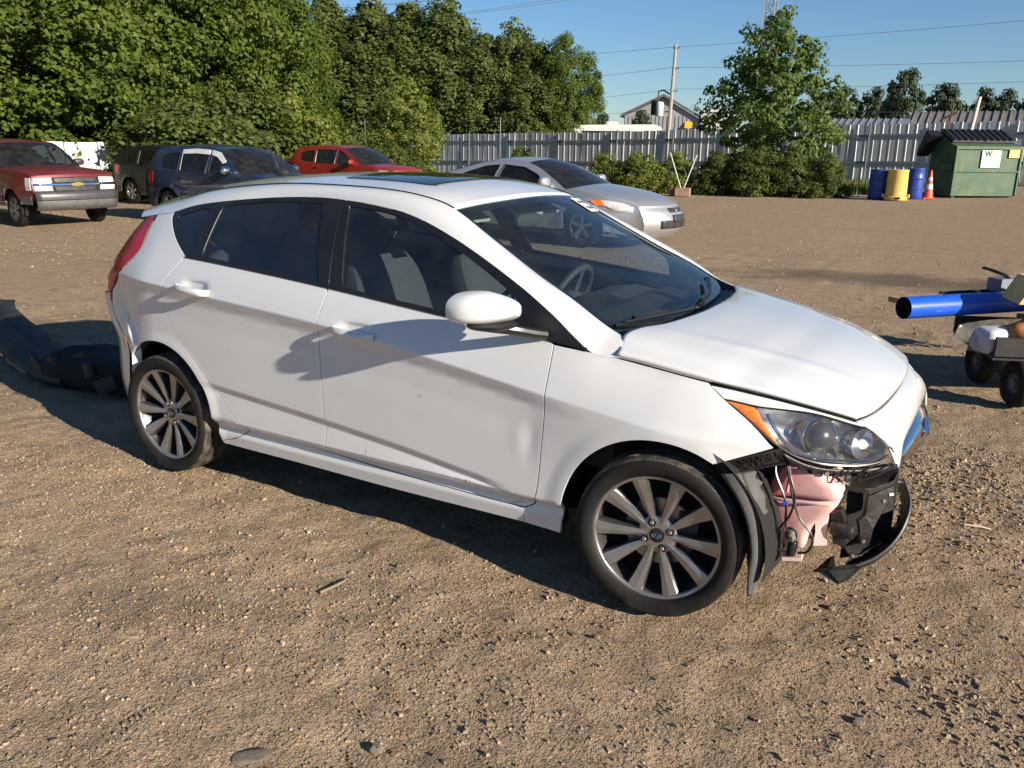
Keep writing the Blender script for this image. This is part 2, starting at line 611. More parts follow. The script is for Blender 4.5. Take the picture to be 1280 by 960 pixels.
# packed grains: three sizes of cells, each grain with its own tone
def grains(scale, amt, lo, hi, base, rnd=1.0):
    v = nt.nodes.new('ShaderNodeTexVoronoi'); v.inputs['Scale'].default_value = scale; v.inputs['Randomness'].default_value = rnd; nt.links.new(OB, v.inputs['Vector'])
    c = nt.nodes.new('ShaderNodeSeparateColor'); nt.links.new(v.outputs['Color'], c.inputs[0])
    tone = ramp(nt, c.outputs[0], [(0, lo), (.5, tuple((a+b)/2 for a, b in zip(lo, hi))), (1, hi)])
    body = ramp(nt, v.outputs['Distance'], [(.0, (1, 1, 1)), (.55, (.75, .75, .75)), (.75, (0, 0, 0))])
    pick = ramp(nt, c.outputs[1], [(1-amt-.05, (0, 0, 0)), (1-amt+.05, (1, 1, 1))])
    mm = nt.nodes.new('ShaderNodeMath'); mm.operation = 'MULTIPLY'; nt.links.new(body, mm.inputs[0]); nt.links.new(pick, mm.inputs[1])
    k = nt.nodes.new('ShaderNodeMath'); k.operation = 'MULTIPLY'; nt.links.new(mm.outputs[0], k.inputs[0]); k.inputs[1].default_value = .62
    return mixc(nt, k.outputs[0], base, tone), mm.outputs[0]
base, g1 = grains(170, .80, (.165, .105, .056), (.53, .395, .255), base)
base, g2 = grains(85, .55, (.155, .098, .055), (.55, .42, .28), base)
base, g3 = grains(36, .16, (.14, .095, .060), (.52, .43, .32), base)
base = mixc(nt, ramp(nt, fine, [(.30, (.55, .55, .55)), (.44, (0, 0, 0))]), base, (.085, .056, .033))
# patchiness that still reads from further off: damp and dry mottling, scattered darker clods
mot = noise(nt, 5.5, 9, .78, OB)
base = mixc(nt, ramp(nt, mot, [(.36, (.60, .60, .60)), (.50, (0, 0, 0))]), base, (.150, .098, .056))
base = mixc(nt, ramp(nt, mot, [(.54, (0, 0, 0)), (.72, (.55, .55, .55))]), base, (.50, .395, .275))
trk = nt.nodes.new('ShaderNodeMapping'); trk.inputs['Rotation'].default_value = (0, 0, R(-24)); trk.inputs['Scale'].default_value = (.16, 1.5, 1); nt.links.new(OB, trk.inputs[0])
tn = noise(nt, 1.0, 6, .6, trk.outputs[0])
base = mixc(nt, ramp(nt, tn, [(.56, (0, 0, 0)), (.70, (.42, .42, .42))]), base, (.185, .122, .070))
# damp stains with their own outlines
def blot(cx, cy, rx, ry, rot, soft=.6):
    mp = nt.nodes.new('ShaderNodeMapping'); mp.vector_type = 'TEXTURE'
    mp.inputs['Location'].default_value = (cx, cy, 0); mp.inputs['Rotation'].default_value = (0, 0, R(rot)); mp.inputs['Scale'].default_value = (rx*2, ry*2, 1000)
    nt.links.new(OB, mp.inputs[0])
    ln = nt.nodes.new('ShaderNodeVectorMath'); ln.operation = 'LENGTH'; nt.links.new(mp.outputs[0], ln.inputs[0])
    ad = nt.nodes.new('ShaderNodeMath'); ad.operation = 'MULTIPLY_ADD'
    nt.links.new(med, ad.inputs[0]); ad.inputs[1].default_value = .8; nt.links.new(ln.outputs['Value'], ad.inputs[2])
    return ramp(nt, ad.outputs[0], [(.58, (1, 1, 1)), (.92, (0, 0, 0))])
for args, k in (((-2.0, 6.6, 1.1, .6, -20), .85), ((1.1, 8.3, 3.0, .8, 12), .85), ((-4.2, 10.8, .8, .3, 10), .5), ((-.3, -1.75, .5, .22, 30), .4), ((.9, 4.4, 1.2, .4, 30), .35)):
    f_ = blot(*args)
    ml = nt.nodes.new('ShaderNodeMath'); ml.operation = 'MULTIPLY'; nt.links.new(f_, ml.inputs[0]); ml.inputs[1].default_value = k
    base = mixc(nt, ml.outputs[0], base, (.070, .047, .030))
base = mixc(nt, .16, base, (.50, .425, .335))
nt.links.new(base, bs.inputs['Base Color'])
bs.inputs['Roughness'].default_value = .95
bs.inputs['Specular IOR Level'].default_value = .15
h1 = bump(nt, None, fine, 1.0, .014)
h2 = bump(nt, None, g3, .8, .012, h1)
h3 = bump(nt, None, g2, .9, .008, h2)
bump(nt, bs, g1, .8, .004, h3)
M['gravel'] = m
go = bpy.data.objects.new('ground', fastmesh('ground', np.stack([XX, YY, ZZ], -1).reshape(-1, 3), Q, m, True))
COL.objects.link(go)
go['kind'] = 'structure'

# loose stones
rng = np.random.default_rng(7)
def stones(n, xr, yr, rmin, rmed, sig, seed, dmax):
    r_ = np.random.default_rng(seed)
    x = r_.uniform(*xr, n); y = r_.uniform(*yr, n)
    d = np.hypot(x-CAM[0], y-CAM[1])
    cl = vnoise(np.stack([x, y], -1)*1.3, 21)*.6+vnoise(np.stack([x, y], -1)*3.7, 22)*.4
    keep = (r_.uniform(0, 1, n) < np.clip(.50+1.3*cl, .08, 1)) & (d < dmax) & (d > .9)
    keep &= ~((np.abs(x) < 1.75) & (y > -.70) & (y < .8) & (r_.uniform(0, 1, n) < .6))
    x, y = x[keep], y[keep]
    big_ = 1+.75*sst(.05, .6, vnoise(np.stack([x, y], -1)*.9, 23)+.5*vnoise(np.stack([x, y], -1)*2.9, 24))
    rad = np.clip(rmed*np.exp(r_.normal(0, sig, len(x)))*big_, rmin, .016)
    return x, y, rad
x1, y1, r1 = stones(150000, (-4.6, 4.2), (-3.0, 3.4), .0022, .0042, .42, 1, 5.2)
x2, y2, r2 = stones(12000, (-8, 6.5), (-2.5, 12), .0045, .0062, .42, 2, 11)
x3, y3, r3 = stones(22000, (-18, 9), (2.5, 27), .009, .0125, .30, 3, 30)
x = np.r_[x1, x2, x3]; y = np.r_[y1, y2, y3]; rad = np.r_[r1, r2, r3]
n = len(x)
cube = np.array([(-1, -1, -1), (1, -1, -1), (1, 1, -1), (-1, 1, -1), (-1, -1, 1), (1, -1, 1), (1, 1, 1), (-1, 1, 1)], float)*.62
fq = np.array([(4, 5, 6, 7), (0, 1, 5, 4), (1, 2, 6, 5), (2, 3, 7, 6), (3, 0, 4, 7)])
V = cube[None]*(1+rng.uniform(-.42, .35, (n, 8, 3)))
V[:, 4:, :2] *= rng.uniform(.45, .9, (n, 1, 1))
V *= rng.uniform(.75, 1.35, (n, 1, 3))*np.array([1, 1, .72])
th = rng.uniform(0, 2*np.pi, n); c_, s_ = np.cos(th), np.sin(th)
V = np.stack([V[..., 0]*c_[:, None]-V[..., 1]*s_[:, None], V[..., 0]*s_[:, None]+V[..., 1]*c_[:, None], V[..., 2]], -1)*rad[:, None, None]
V += np.stack([x, y, ground_h(x, y)+rad*.10], -1)[:, None]
Fq = (fq[None]+(np.arange(n)*8)[:, None, None]).reshape(-1, 4)
m, nt, bs = newmat('loose_stone')
ge = nt.nodes.new('ShaderNodeNewGeometry')
sc_ = ramp(nt, ge.outputs['Random Per Island'], [(0, (.145, .095, .052)), (.40, (.30, .205, .118)), (.75, (.39, .285, .182)), (.95, (.42, .34, .26)), (1, (.46, .41, .34))])
nt.links.new(mixc(nt, .35, sc_, ramp(nt, noise(nt, 90, 3), [(.3, (0.098, 0.070, 0.049)), (.7, (0.280, 0.238, 0.182))])), bs.inputs['Base Color'])
bs.inputs['Roughness'].default_value = .92
bs.inputs['Specular IOR Level'].default_value = .2
st = bpy.data.objects.new('gravel', fastmesh('gravel', V.reshape(-1, 3), Fq, m))
COL.objects.link(st)
tag(st, 'loose brown and grey gravel scattered over the dirt lot', 'gravel', kind='stuff')
# a few single pieces one can pick out
sm = plain('slab_stone', (.17, .14, .11), .9, var=.25, scale=30, bmp=.5, bscale=60)
def rock(c, s, rz, label, seed, mat=sm):
    r_ = random.Random(seed)
    b = MB().ellipsoid((0, 0, 0), s, 12, 7, .7, rz)
    b.v = [(p[0]*(1+r_.uniform(-.12, .12))+c[0], p[1]*(1+r_.uniform(-.12, .12))+c[1], p[2]*(1+r_.uniform(-.15, .15))+float(ground_h(c[0], c[1]))+s[2]*.45) for p in b.v]
    return tag(b.build('stone', mat, None, True, 25), label, 'stone', 'single stones on the lot')
twm = plain('dry_twig', (.22, .17, .12), .9)
def twig(a, b, r, label, mat=twm):
    za, zb = float(ground_h(*a))+r+.004, float(ground_h(*b))+r+.004
    mid_ = ((a[0]+b[0])/2+.01, (a[1]+b[1])/2, (za+zb)/2+.004)
    tag(MB().tube([(a[0], a[1], za), mid_, (b[0], b[1], zb)], [r, r*1.1, r*.6], 6).build('twig', mat, None, True), label, 'twig', 'twigs on the lot')
# ------------------------------------------------------------------ the white hatchback
BELT = pchip([-1.95,-1.1,-.6,-.2,.3,.97,1.1,1.44,1.7,1.9],[1.10,1.078,1.05,1.02,.975,.912,.885,.85,.79,.72])
CR1 = pchip([-1.9,-1.54,-.87,-.2,.4,.866,1.1,1.3,2.],[.985,.968,.93,.886,.815,.748,.715,.69,.65])
CR2 = pchip([-1.2,-.87,-.5,-.227,.2,.58,.75,2.],[.50,.482,.458,.438,.40,.352,.335,.33])
WID = pchip([-2.02,-1.9,-1.75,-1.55,-1.3,-.6,0,.6,1.,1.25,1.42,1.56,1.7,1.85],[.50,.64,.735,.797,.836,.853,.855,.85,.842,.832,.808,.765,.69,.58])

def _side(x, z):
    W = WID(x); b = BELT(x); c1 = np.minimum(CR1(x), b-.05); c2 = CR2(x)
    k1 = 1-sst(.72, 1.08, x)
    k2 = sst(-1.05, -.85, x)*(1-sst(.55, .72, x))
    db = .056+.024*sst(.9, 1.3, x)+.02*sst(-1.2, -1.9, x)
    zs = [np.full_like(W, .14), np.full_like(W, .20), np.full_like(W, .265), np.full_like(W, .305), np.full_like(W, .345), c2, c2+.032, .5*c1+.5*c2, c1-.14, c1-.055, c1, b]
    ys = [W-.10, W-.052, W-.040, W-.050, W-.011, W-.011-.013*k2, W-.010, W-.008*k1-.004, W-.014*k1-.002*(1-k1), W-.0125*k1-.001*(1-k1), W+.0045*k1, W-db]
    yt = .575-.10*sst(-.9, -1.75, x)
    out = ys[0]+(z-zs[0])*.5
    for i in range(len(zs)-1):
        t = np.clip((z-zs[i])/np.maximum(zs[i+1]-zs[i], 1e-4), 0, 1)
        if i == len(zs)-2: t = .72*t+.28*t*t
        out = np.where(z >= zs[i], ys[i]+(ys[i+1]-ys[i])*t, out)
    t = np.clip((z-b)/np.maximum(1.40-b, .05), 0, 1.3)
    return np.where(z > b, (W-db)+(yt-(W-db))*(.72*t+.28*t*t), out)

def side_y(x, z, dents=True):
    x, z = np.broadcast_arrays(np.asarray(x, float), np.asarray(z, float))
    acc = 0
    for dz in (-.004, -.002, 0, .002, .004): acc = acc+.2*_side(x, z+dz)
    for cx in (1.285, -1.285):
        r = np.hypot(x-cx, z-.30)
        acc = acc+.0055*(1-sst(.365, .43, r))*sst(.10, .30, z)
    if dents:
        acc = acc-.026*np.exp(-((x+1.60)/.09)**2-((z-.80)/.09)**2)
        acc = acc-.020*np.exp(-(((x+1.50)+.35*(z-.68))/.022)**2-((z-.68)/.05)**2)
        acc = acc+.011*np.exp(-(((x+1.555)+.35*(z-.68))/.02)**2-((z-.68)/.06)**2)
        acc = acc-.0030*np.exp(-((x-.80-.1*(z-.55))/.030)**2-((z-.56)/.07)**2)+.0015*np.exp(-((x-.75)/.03)**2-((z-.57)/.07)**2)
    for hx, hz in ((-.005, .879), (-.955, .962)):        # finger hollows behind the handles
        acc = acc-.013*np.exp(-(np.abs((x-hx)/.070)**4)-(np.abs((z-hz)/.027)**4))
    # slight unevenness of old sheet metal
    acc = acc+.0004*np.sin(5.1*x+3*z+1)*np.sin(7.3*z-2*x)
    return acc

def sidefn(s, off=0.0, dents=True):
    return lambda P: np.stack([P[:, 0], s*(side_y(P[:, 0], P[:, 1], dents)+off), P[:, 1]], -1)

def arc(cx, cz, r, a0, a1, n=14):
    return [(cx+r*math.cos(R(a)), cz+r*math.sin(R(a))) for a in np.linspace(a0, a1, n)]

car = empty('white_hatchback', (0, 0, 0), 0, 'white five door hatchback with torn off front bumper and dented rear quarter', 'car')
WP = M['white_paint']

# shut lines and openings of the side (x forward, z up), shared by neighbouring panels
DOOR_F = [(.865,.924),(.866,.88),(.865,.81),(.86,.711),(.85,.579),(.838,.422),(.825,.345),(.806,.305),(.764,.280)]
DOOR_M = [(-.185,1.012),(-.197,.93),(-.209,.84),(-.211,.753),(-.206,.582),(-.202,.45),(-.205,.38),(-.214,.306)]
DOOR_R = [(-1.075,1.090),(-1.162,.985),(-1.209,.905),(-1.203,.816),(-1.124,.708),(-.975,.572),(-.842,.440),(-.755,.36),(-.696,.318)]
BELTP = lambda a, b, n=10: [(x, float(BELT(x))+.008) for x in np.linspace(a, b, n)]
fender = outline([(.865,.924),(1.005,.913),(1.1,.902)],[(1.1,.902),(1.262,.878),(1.415,.855)],[(1.415,.855),(1.473,.81),(1.568,.741),(1.645,.668)],[(1.645,.668),(1.464,.603)],
    arc(1.285,.30,.352,58,176),[(.934,.325),(.925,.26),(.915,.207)],[(.915,.207),(.76,.215)],[(.76,.215),(.764,.280)],DOOR_F[::-1])
fdoor = outline(BELTP(-.185,.865),DOOR_F,[(.764,.280),(.583,.280),(.199,.289),(-.214,.306)],DOOR_M[::-1])
rdoor = outline(BELTP(-1.075,-.185),DOOR_M,[(-.214,.306),(-.45,.315),(-.696,.318)],DOOR_R[::-1])
TRIM_REAR = [(-1.075,1.090),(-1.186,1.16),(-1.28,1.238),(-1.295,1.272)]
quarter = outline(TRIM_REAR,[(-1.295,1.272),(-1.36,1.262),(-1.426,1.253)],[(-1.426,1.253),(-1.433,1.09),(-1.553,.984),(-1.70,.89),(-1.75,.855)],[(-1.75,.855),(-1.775,.772),(-1.672,.682),(-1.578,.607),(-1.545,.56)],
    arc(-1.285,.30,.366,135,0),[(-.919,.30),(-.912,.26),(-.905,.226)],[(-.905,.226),(-.80,.26),(-.696,.318)],DOOR_R[::-1])
sill = outline([(-.905,.226),(-.80,.26),(-.696,.318)],[(-.696,.318),(-.45,.315),(-.214,.306)],[(-.214,.306),(.199,.289),(.583,.280),(.764,.280)],[(.764,.280),(.76,.215)],[(.76,.215),(.137,.212),(-.372,.215),(-.89,.212)],[(-.89,.212),(-.905,.226)])
TRIM_TOP = [(1.005,.913),(.839,1.023),(.659,1.122),(.396,1.238),(.148,1.32),(-.042,1.352),(-.231,1.368),(-.416,1.374),(-.653,1.364),(-.919,1.34),(-1.142,1.311),(-1.295,1.272)]
tt = spline(TRIM_TOP, 6)
ib = int(np.argmin(np.abs(tt[:, 0]+.27)))
ftrim = np.array([tuple(p) for p in BELTP(-.185,.865)]+[(1.0,.9135)]+[tuple(p) for p in tt[1:ib+1]])
rtrim = np.array([tuple(p) for p in BELTP(-1.075,-.185)]+[tuple(p) for p in tt[ib:]]+[tuple(p) for p in spline(TRIM_REAR, 5)[::-1][1:-1]])
fglass = outline([(-.118,1.036),(.2,1.008),(.417,.988),(.705,.957)],[(.705,.957),(.70,1.03)],[(.70,1.03),(.655,1.082),(.408,1.204),(.156,1.298),(-.025,1.333),(-.215,1.348)],[(-.215,1.348),(-.118,1.036)])
rglass = outline([(-.968,1.098),(-.6,1.072),(-.241,1.043)],[(-.241,1.043),(-.365,1.352)],[(-.365,1.352),(-.6,1.350),(-.83,1.332),(-.955,1.314)],[(-.955,1.314),(-.968,1.098)])
qglass = outline([(-1.034,1.125),(-1.1,1.138)],[(-1.1,1.138),(-1.18,1.195),(-1.245,1.255)],[(-1.245,1.255),(-1.15,1.285),(-1.045,1.304)],[(-1.045,1.304),(-1.034,1.125)])
shell = outline([(-.90,.235),(.90,.235)],[(.90,.235),(.905,.30)],arc(1.285,.30,.385,175,60),[(1.46,.66),(1.44,.78)],[(1.44,.78),(1.2,.83),(.865,.88),(-.185,.97),(-1.075,1.04),(-1.4,1.05)],[(-1.4,1.05),(-1.60,.85)],[(-1.60,.85),(-1.52,.66)],arc(-1.285,.30,.40,125,5),[(-.885,.33),(-.90,.235)])

xs_ = np.arange(-1.80, 1.50, .016)
FEAT = [np.stack([xs_, f_(xs_)+o_], -1) for f_, offs in ((CR1, (.010, .004, 0, -.004, -.010, -.055, -.14)), (CR2, (.040, .032, .026, .005, 0, -.005))) for o_ in offs]
FEAT += [np.stack([xs_, np.full_like(xs_, z_)], -1) for z_ in (.352, .338, .312, .298, .272, .258, .206)]
HOLL = [np.stack([hx+.070*k*np.sign(np.cos(a_))*np.abs(np.cos(a_))**.6, hz+.027*k*np.sign(np.sin(a_))*np.abs(np.sin(a_))**.6], -1) for hx, hz in ((-.005, .879), (-.955, .962)) for k in (.35, .6, .75, .88, 1.0, 1.12, 1.3) for a_ in (np.linspace(0, 2*math.pi, 41),)]
for s, fl in ((-1, False), (1, True)):
    fn = sidefn(s, 0, s < 0)
    patch('front_fender', fender, fn, WP, car, .022, fl, lines=FEAT)
    d1 = patch('front_door', fdoor, fn, WP, car, .022, fl, lines=HOLL+FEAT)
    d2 = patch('rear_door', rdoor, fn, WP, car, .022, fl, lines=HOLL+FEAT)
    q_ = patch('rear_quarter_panel', quarter, fn, WP, car, .02, fl, lines=FEAT[:7])
    if s < 0: q_['label'] = 'dented and creased rear quarter panel'
    patch('side_sill', sill, fn, WP, car, .022, fl, lines=FEAT[13:])
    patch('window_trim', ftrim, sidefn(s, .0), M['black_trim'], d1, .03, fl, holes=[fglass])
    patch('window_trim', rtrim, sidefn(s, .0), M['black_trim'], d2, .03, fl, holes=[rglass, qglass])
    patch('window_glass', fglass, sidefn(s, -.007), M['glass_front'], d1, .06, fl, thick=.004, gap=-.004)
    patch('window_glass', rglass, sidefn(s, -.007), M['glass_rear'], d2, .06, fl, thick=.004, gap=-.004)
    patch('quarter_glass', qglass, sidefn(s, -.007), M['glass_rear'], q_, .06, fl, thick=.004, gap=-.004)
    patch('gap_light_block', shell, sidefn(s, -.035, False), M['dark_void'], car, .06, fl, rim=False)  # added black sheet, keeps light from showing through the panel gaps
    # raised moulding along the bottom of the windows
    bl = [(x, s*(float(side_y(x, float(BELT(x))+.012))+.002), float(BELT(x))+.012) for x in np.linspace(-1.06, .99, 40)]
    MB().tube(bl, .007, 6).build('belt_moulding', M['black_trim'], car, True)
    # the white frame over the doors: A pillar, cant rail, C pillar head
    lowx = [(1.108,.903)]+TRIM_TOP+[(-1.36,1.262),(-1.426,1.253),(-1.57,1.232)]
    low = [(x, float(side_y(x, z, False)), z) for x, z in lowx]
    upr = [(1.088,.664,.949),(.985,.645,.990),(.85,.628,1.062),(.69,.602,1.135),(.45,.562,1.258),(.258,.530,1.354),(.10,.530,1.396),(-.10,.533,1.417),(-.40,.535,1.424),(-.66,.532,1.420),(-.93,.525,1.400),(-1.16,.515,1.372),(-1.32,.505,1.340),(-1.42,.50,1.318),(-1.56,.488,1.292),(-1.70,.478,1.258)]
    G = np.stack([spline(low, 5), spline(upr, 5)], 1)
    n_ = len(G); t = np.linspace(0, 1, 8)[None, :, None]
    S = G[:, :1]*(1-t)+G[:, 1:]*t
    ta = np.gradient(G[:, 0], axis=0); dd = np.cross(G[:, 1]-G[:, 0], ta)
    dd /= np.linalg.norm(dd, axis=1)[:, None]
    dd = np.where((dd[:, 1] < 0)[:, None], -dd, dd)
    S = S+dd[:, None]*(4*t*(1-t))*.016
    S[:, :, 1] *= s
    gridobj('roof_side_rail', S, WP, car, flip=(s < 0))
    MB().tube([(p[0], s*(p[1]-.004), p[2]+.0005) for p in spline(upr, 4)[20:52]], .005, 6).build('roof_ditch_moulding', M['black_trim'], car, True)
    # door handles
    for dr, hx, hz in ((d1, -.005, .873), (d2, -.955, .956)):
        y0 = float(side_y(hx+.14, hz))
        pts = [(hx-.105, y0+.006, hz+.004),(hx-.088, y0+.032, hz+.003),(hx-.03, y0+.044, hz), (hx+.04, y0+.043, hz-.004),(hx+.088, y0+.032, hz-.007),(hx+.105, y0+.004, hz-.008)]
        P = spline(pts, 4)
        b = MB()
        ring = []
        for i, p in enumerate(P):
            w = .0125+.0065*math.sin(math.pi*i/(len(P)-1))
            ring.append([(p[0], s*(p[1]+w*.7*math.cos(a)), p[2]+w*math.sin(a)) for a in np.linspace(0, 2*math.pi, 13)])
        b.grid(ring)
        b.build('door_handle', WP, dr, True, 60)
    # tail lamp wrapped round the corner
    lamp = np.array([(-1.437,1.245),(-1.441,1.088),(-1.558,.979),(-1.70,.887),(-1.752,.85),(-1.79,.80),(-1.86,.86),(-1.80,1.0),(-1.70,1.10),(-1.60,1.20),(-1.545,1.245)])
    a_ = [(-1.437,1.247),(-1.438,1.165),(-1.441,1.088),(-1.558,.979),(-1.70,.887),(-1.752,.853),(-1.777,.80)]
    A = [(x, s*(float(side_y(x, z, False))+.003), z) for x, z in a_]
    B = [(-1.62,s*.505,1.245),(-1.70,s*.525,1.165),(-1.765,s*.55,1.088),(-1.83,s*.57,.985),(-1.86,s*.60,.90),(-1.84,s*.65,.85),(-1.80,s*.705,.80)]
    Gl = loft(A, B, 40, 12)
    t_ = np.linspace(0, 1, 12)[None, :, None]; w_ = np.interp(np.linspace(0, 1, 40), [0, .25, .7, 1], [.5, 1, .8, .05])[:, None, None]
    Gl = Gl+np.array([-.74, s*.66, .1])*(4*t_*(1-t_))*w_*.058
    gridobj('tail_lamp', Gl, M['tail_red'], car, flip=(s > 0))
    # rear bumper corner
    BA = [(-1.757,.845),(-1.777,.772),(-1.676,.682),(-1.582,.607),(-1.572,.53),(-1.60,.40),(-1.66,.25)]
    A = [(x, s*(float(side_y(x, max(z, .3), False))+.001), z) for x, z in BA]
    Bm = [(-1.885,s*.61,.83),(-1.90,s*.58,.79),(-1.93,s*.55,.70),(-1.955,s*.52,.62),(-1.965,s*.52,.50),(-1.95,s*.52,.36),(-1.90,s*.52,.25)]
    Cm = [(-1.95,0,.81),(-1.96,0,.79),(-1.99,0,.70),(-2.02,0,.62),(-2.03,0,.50),(-2.01,0,.36),(-1.96,0,.25)]
    g1 = loft(A, Bm, 24, 8, .045, (-.6, s*.8, 0)); g2 = loft(Bm, Cm, 24, 6, .01, (-1, 0, 0))
    gb = MB().grid(g1, s > 0).grid(g2, s > 0)
    build('rear_bumper', gb.v, gb.f, WP, car, True)
    fl_ = [(x+.012, s*(float(side_y(x, max(z, .3), False))-.006), z) for x, z in BA[3:]]
    fl2 = [(p[0]+.03, p[1]*.955, p[2]) for p in fl_]
    gridobj('bumper_flange', loft(fl_, fl2, 16, 3), WP, car)
# roof, windscreen, hood, nose: four-sided patches on shared edge curves
def mirr(c): return [(p[0], -p[1], p[2]) for p in c]
ditch = [(.258,-.530,1.354),(.10,-.530,1.396),(-.10,-.533,1.417),(-.40,-.535,1.424),(-.66,-.532,1.420),(-.93,-.525,1.400),(-1.16,-.515,1.372),(-1.32,-.505,1.340),(-1.42,-.50,1.318),(-1.56,-.488,1.292),(-1.70,-.478,1.258)]
wst = [(.258,-.530,1.354),(.305,-.35,1.375),(.335,0,1.388),(.305,.35,1.375),(.258,.530,1.354)]
rre = [(-1.70,-.478,1.258),(-1.79,-.3,1.285),(-1.82,0,1.292),(-1.79,.3,1.285),(-1.70,.478,1.258)]
G = coons(spline(ditch), spline(mirr(ditch)), spline(wst), spline(rre), 60, 41)
vv = np.linspace(-1, 1, 41)[None, :]; uu = np.linspace(0, 1, 60)[:, None]
G[..., 2] += .008*(1-vv**2)*np.sin(math.pi*np.clip(uu, 0, 1))
xc = G[..., 0]; yc = G[..., 1]
rg = MB()
hole = (xc < .03) & (xc > -.43) & (np.abs(yc) < .37)
base = MB().grid(G)
keep = [f for f in base.f if not all(hole.reshape(-1)[i] for i in f)]
solidify(build('roof', base.v, keep, WP, car, True), .02)
fnr = lambda P: np.stack([P[:, 0], P[:, 1], 1.455-.075*(P[:, 0]+.45)**2-.075*P[:, 1]**2], -1)
zfit = []
sun_o = outline([(-.43,-.36),(-.42,-.375),(-.40,-.38),(0.0,-.38)],[(0,-.38),(.03,-.37),(.04,-.34)],[(.04,-.34),(.055,0),(.04,.34)],[(.04,.34),(.03,.37),(0,.38)],[(0,.38),(-.40,.38),(-.42,.375),(-.43,.36)],[(-.43,.36),(-.43,-.36)])
iz = lambda x, y: G[..., 2].reshape(-1)[np.argmin((xc.reshape(-1)[None]-x[:, None])**2+(yc.reshape(-1)[None]-y[:, None])**2, axis=1)]
A_ = np.stack([np.ones(hole.sum()), xc[hole], xc[hole]**2, yc[hole]**2, xc[hole]*yc[hole]**2], -1)
cf = np.linalg.lstsq(A_, G[..., 2][hole], rcond=None)[0]
fnr = lambda P: np.stack([P[:, 0], P[:, 1], cf[0]+cf[1]*P[:, 0]+cf[2]*P[:, 0]**2+cf[3]*P[:, 1]**2+cf[4]*P[:, 0]*P[:, 1]**2+.004], -1)
patch('sunroof_glass', sun_o, fnr, M['sunroof'], car, .05, False, gap=0)
# tailgate with spoiler and rear window
G = coons(spline([(-1.58,-.49,1.285),(-1.66,-.505,1.16),(-1.80,-.54,.98),(-1.90,-.56,.80)]), spline([(-1.58,.49,1.285),(-1.66,.505,1.16),(-1.80,.54,.98),(-1.90,.56,.80)]),
    spline([(-1.58,-.49,1.285),(-1.66,-.3,1.315),(-1.69,0,1.325),(-1.66,.3,1.315),(-1.58,.49,1.285)]), spline([(-1.90,-.56,.80),(-1.95,-.3,.79),(-1.96,0,.79),(-1.95,.3,.79),(-1.90,.56,.80)]), 30, 25)
tg = gridobj('tailgate', G, WP, car)
gridobj('rear_window', G[5:18, 3:22]+[-.006, 0, .003], M['glass_rear'], tg)
# windscreen
wsl = [(.985,-.645,.985),(.85,-.628,1.058),(.69,-.602,1.131),(.45,-.562,1.254),(.258,-.530,1.350)]
cwl = [(.985,-.645,.985),(1.055,-.5,.962),(1.10,-.25,.958),(1.115,0,.958),(1.10,.25,.958),(1.055,.5,.962),(.985,.645,.985)]
G = coons(spline(wsl), spline(mirr(wsl)), spline(cwl), spline([(p[0], p[1], p[2]-.004) for p in wst]), 40, 41)
ws = gridobj('windscreen', G, M['glass_screen'], car)
band = np.concatenate([G[:, :1], G[:, 1:2]], 1)
fr_ = MB()
fr_.grid(G[:, :2]-[0, 0, .004]).grid(G[:, -2:]-[0, 0, .004]).grid(G[-3:, :]-[0, 0, .004]).grid(G[:3, :]-[0, 0, .004])
build('windscreen_frit', fr_.v, fr_.f, M['black_trim'], ws, True)
# auction label on the far upper corner of the glass
def wsp(u, v):
    i, j = u*(G.shape[0]-1), v*(G.shape[1]-1); a, b = int(min(i, G.shape[0]-2)), int(min(j, G.shape[1]-2)); fi, fj = i-a, j-b
    return G[a, b]*(1-fi)*(1-fj)+G[a+1, b]*fi*(1-fj)+G[a, b+1]*(1-fi)*fj+G[a+1, b+1]*fi*fj+np.array([.002, 0, .005])
lab = MB().grid([[wsp(u, v) for v in np.linspace(.795, .935, 6)] for u in np.linspace(.81, .955, 6)])
lb = build('paper_label', lab.v, lab.f, M['sticker'], ws, True)
lb['label'] = 'white paper lot label inside the top of the windscreen'
ik = MB()
rs = random.Random(3)
for u in (.85, .91):
    v = .81
    while v < .92:
        w = rs.uniform(.006, .014)
        q = [[wsp(u_, v_)+np.array([.001, 0, .002]) for v_ in (v, min(v+w, .925))] for u_ in (u-.014, u+.014)]
        ik.grid(q); v += w+rs.uniform(.004, .007)
build('label_print', ik.v, ik.f, M['ink'], lb)['kind'] = 'stuff'
# hood
hs = [(x_, -float(side_y(x_, z_, False))+.001, z_) for x_, z_ in ((1.098,.903),(1.18,.893),(1.262,.880),(1.34,.868),(1.415,.8565))]+[(1.502,-.700,.840),(1.590,-.680,.826),(1.676,-.645,.806),(1.742,-.610,.787),(1.796,-.572,.768),(1.852,-.527,.745)]
hr = [hs[0],(1.083,-.70,.930),(1.075,-.655,.949),(1.095,-.57,.958),(1.145,-.43,.957),(1.185,-.17,.960),(1.19,0,.962),(1.185,.17,.960),(1.145,.43,.957),(1.095,.57,.958),(1.075,.655,.949),(1.083,.70,.930),(hs[0][0],-hs[0][1],hs[0][2])]
hf = [(1.852,-.527,.745),(1.882,-.44,.745),(1.903,-.30,.748),(1.914,-.15,.751),(1.918,0,.752),(1.914,.15,.751),(1.903,.30,.748),(1.882,.44,.745),(1.852,.527,.745)]
hr_s = spline(hr, 6)
G = coons(spline(hs), spline(mirr(hs)), hr_s, spline(hf), 60, 81)
vv = np.linspace(-1, 1, 81)[None, :, None]; uu = np.linspace(0, 1, 60)[:, None, None]
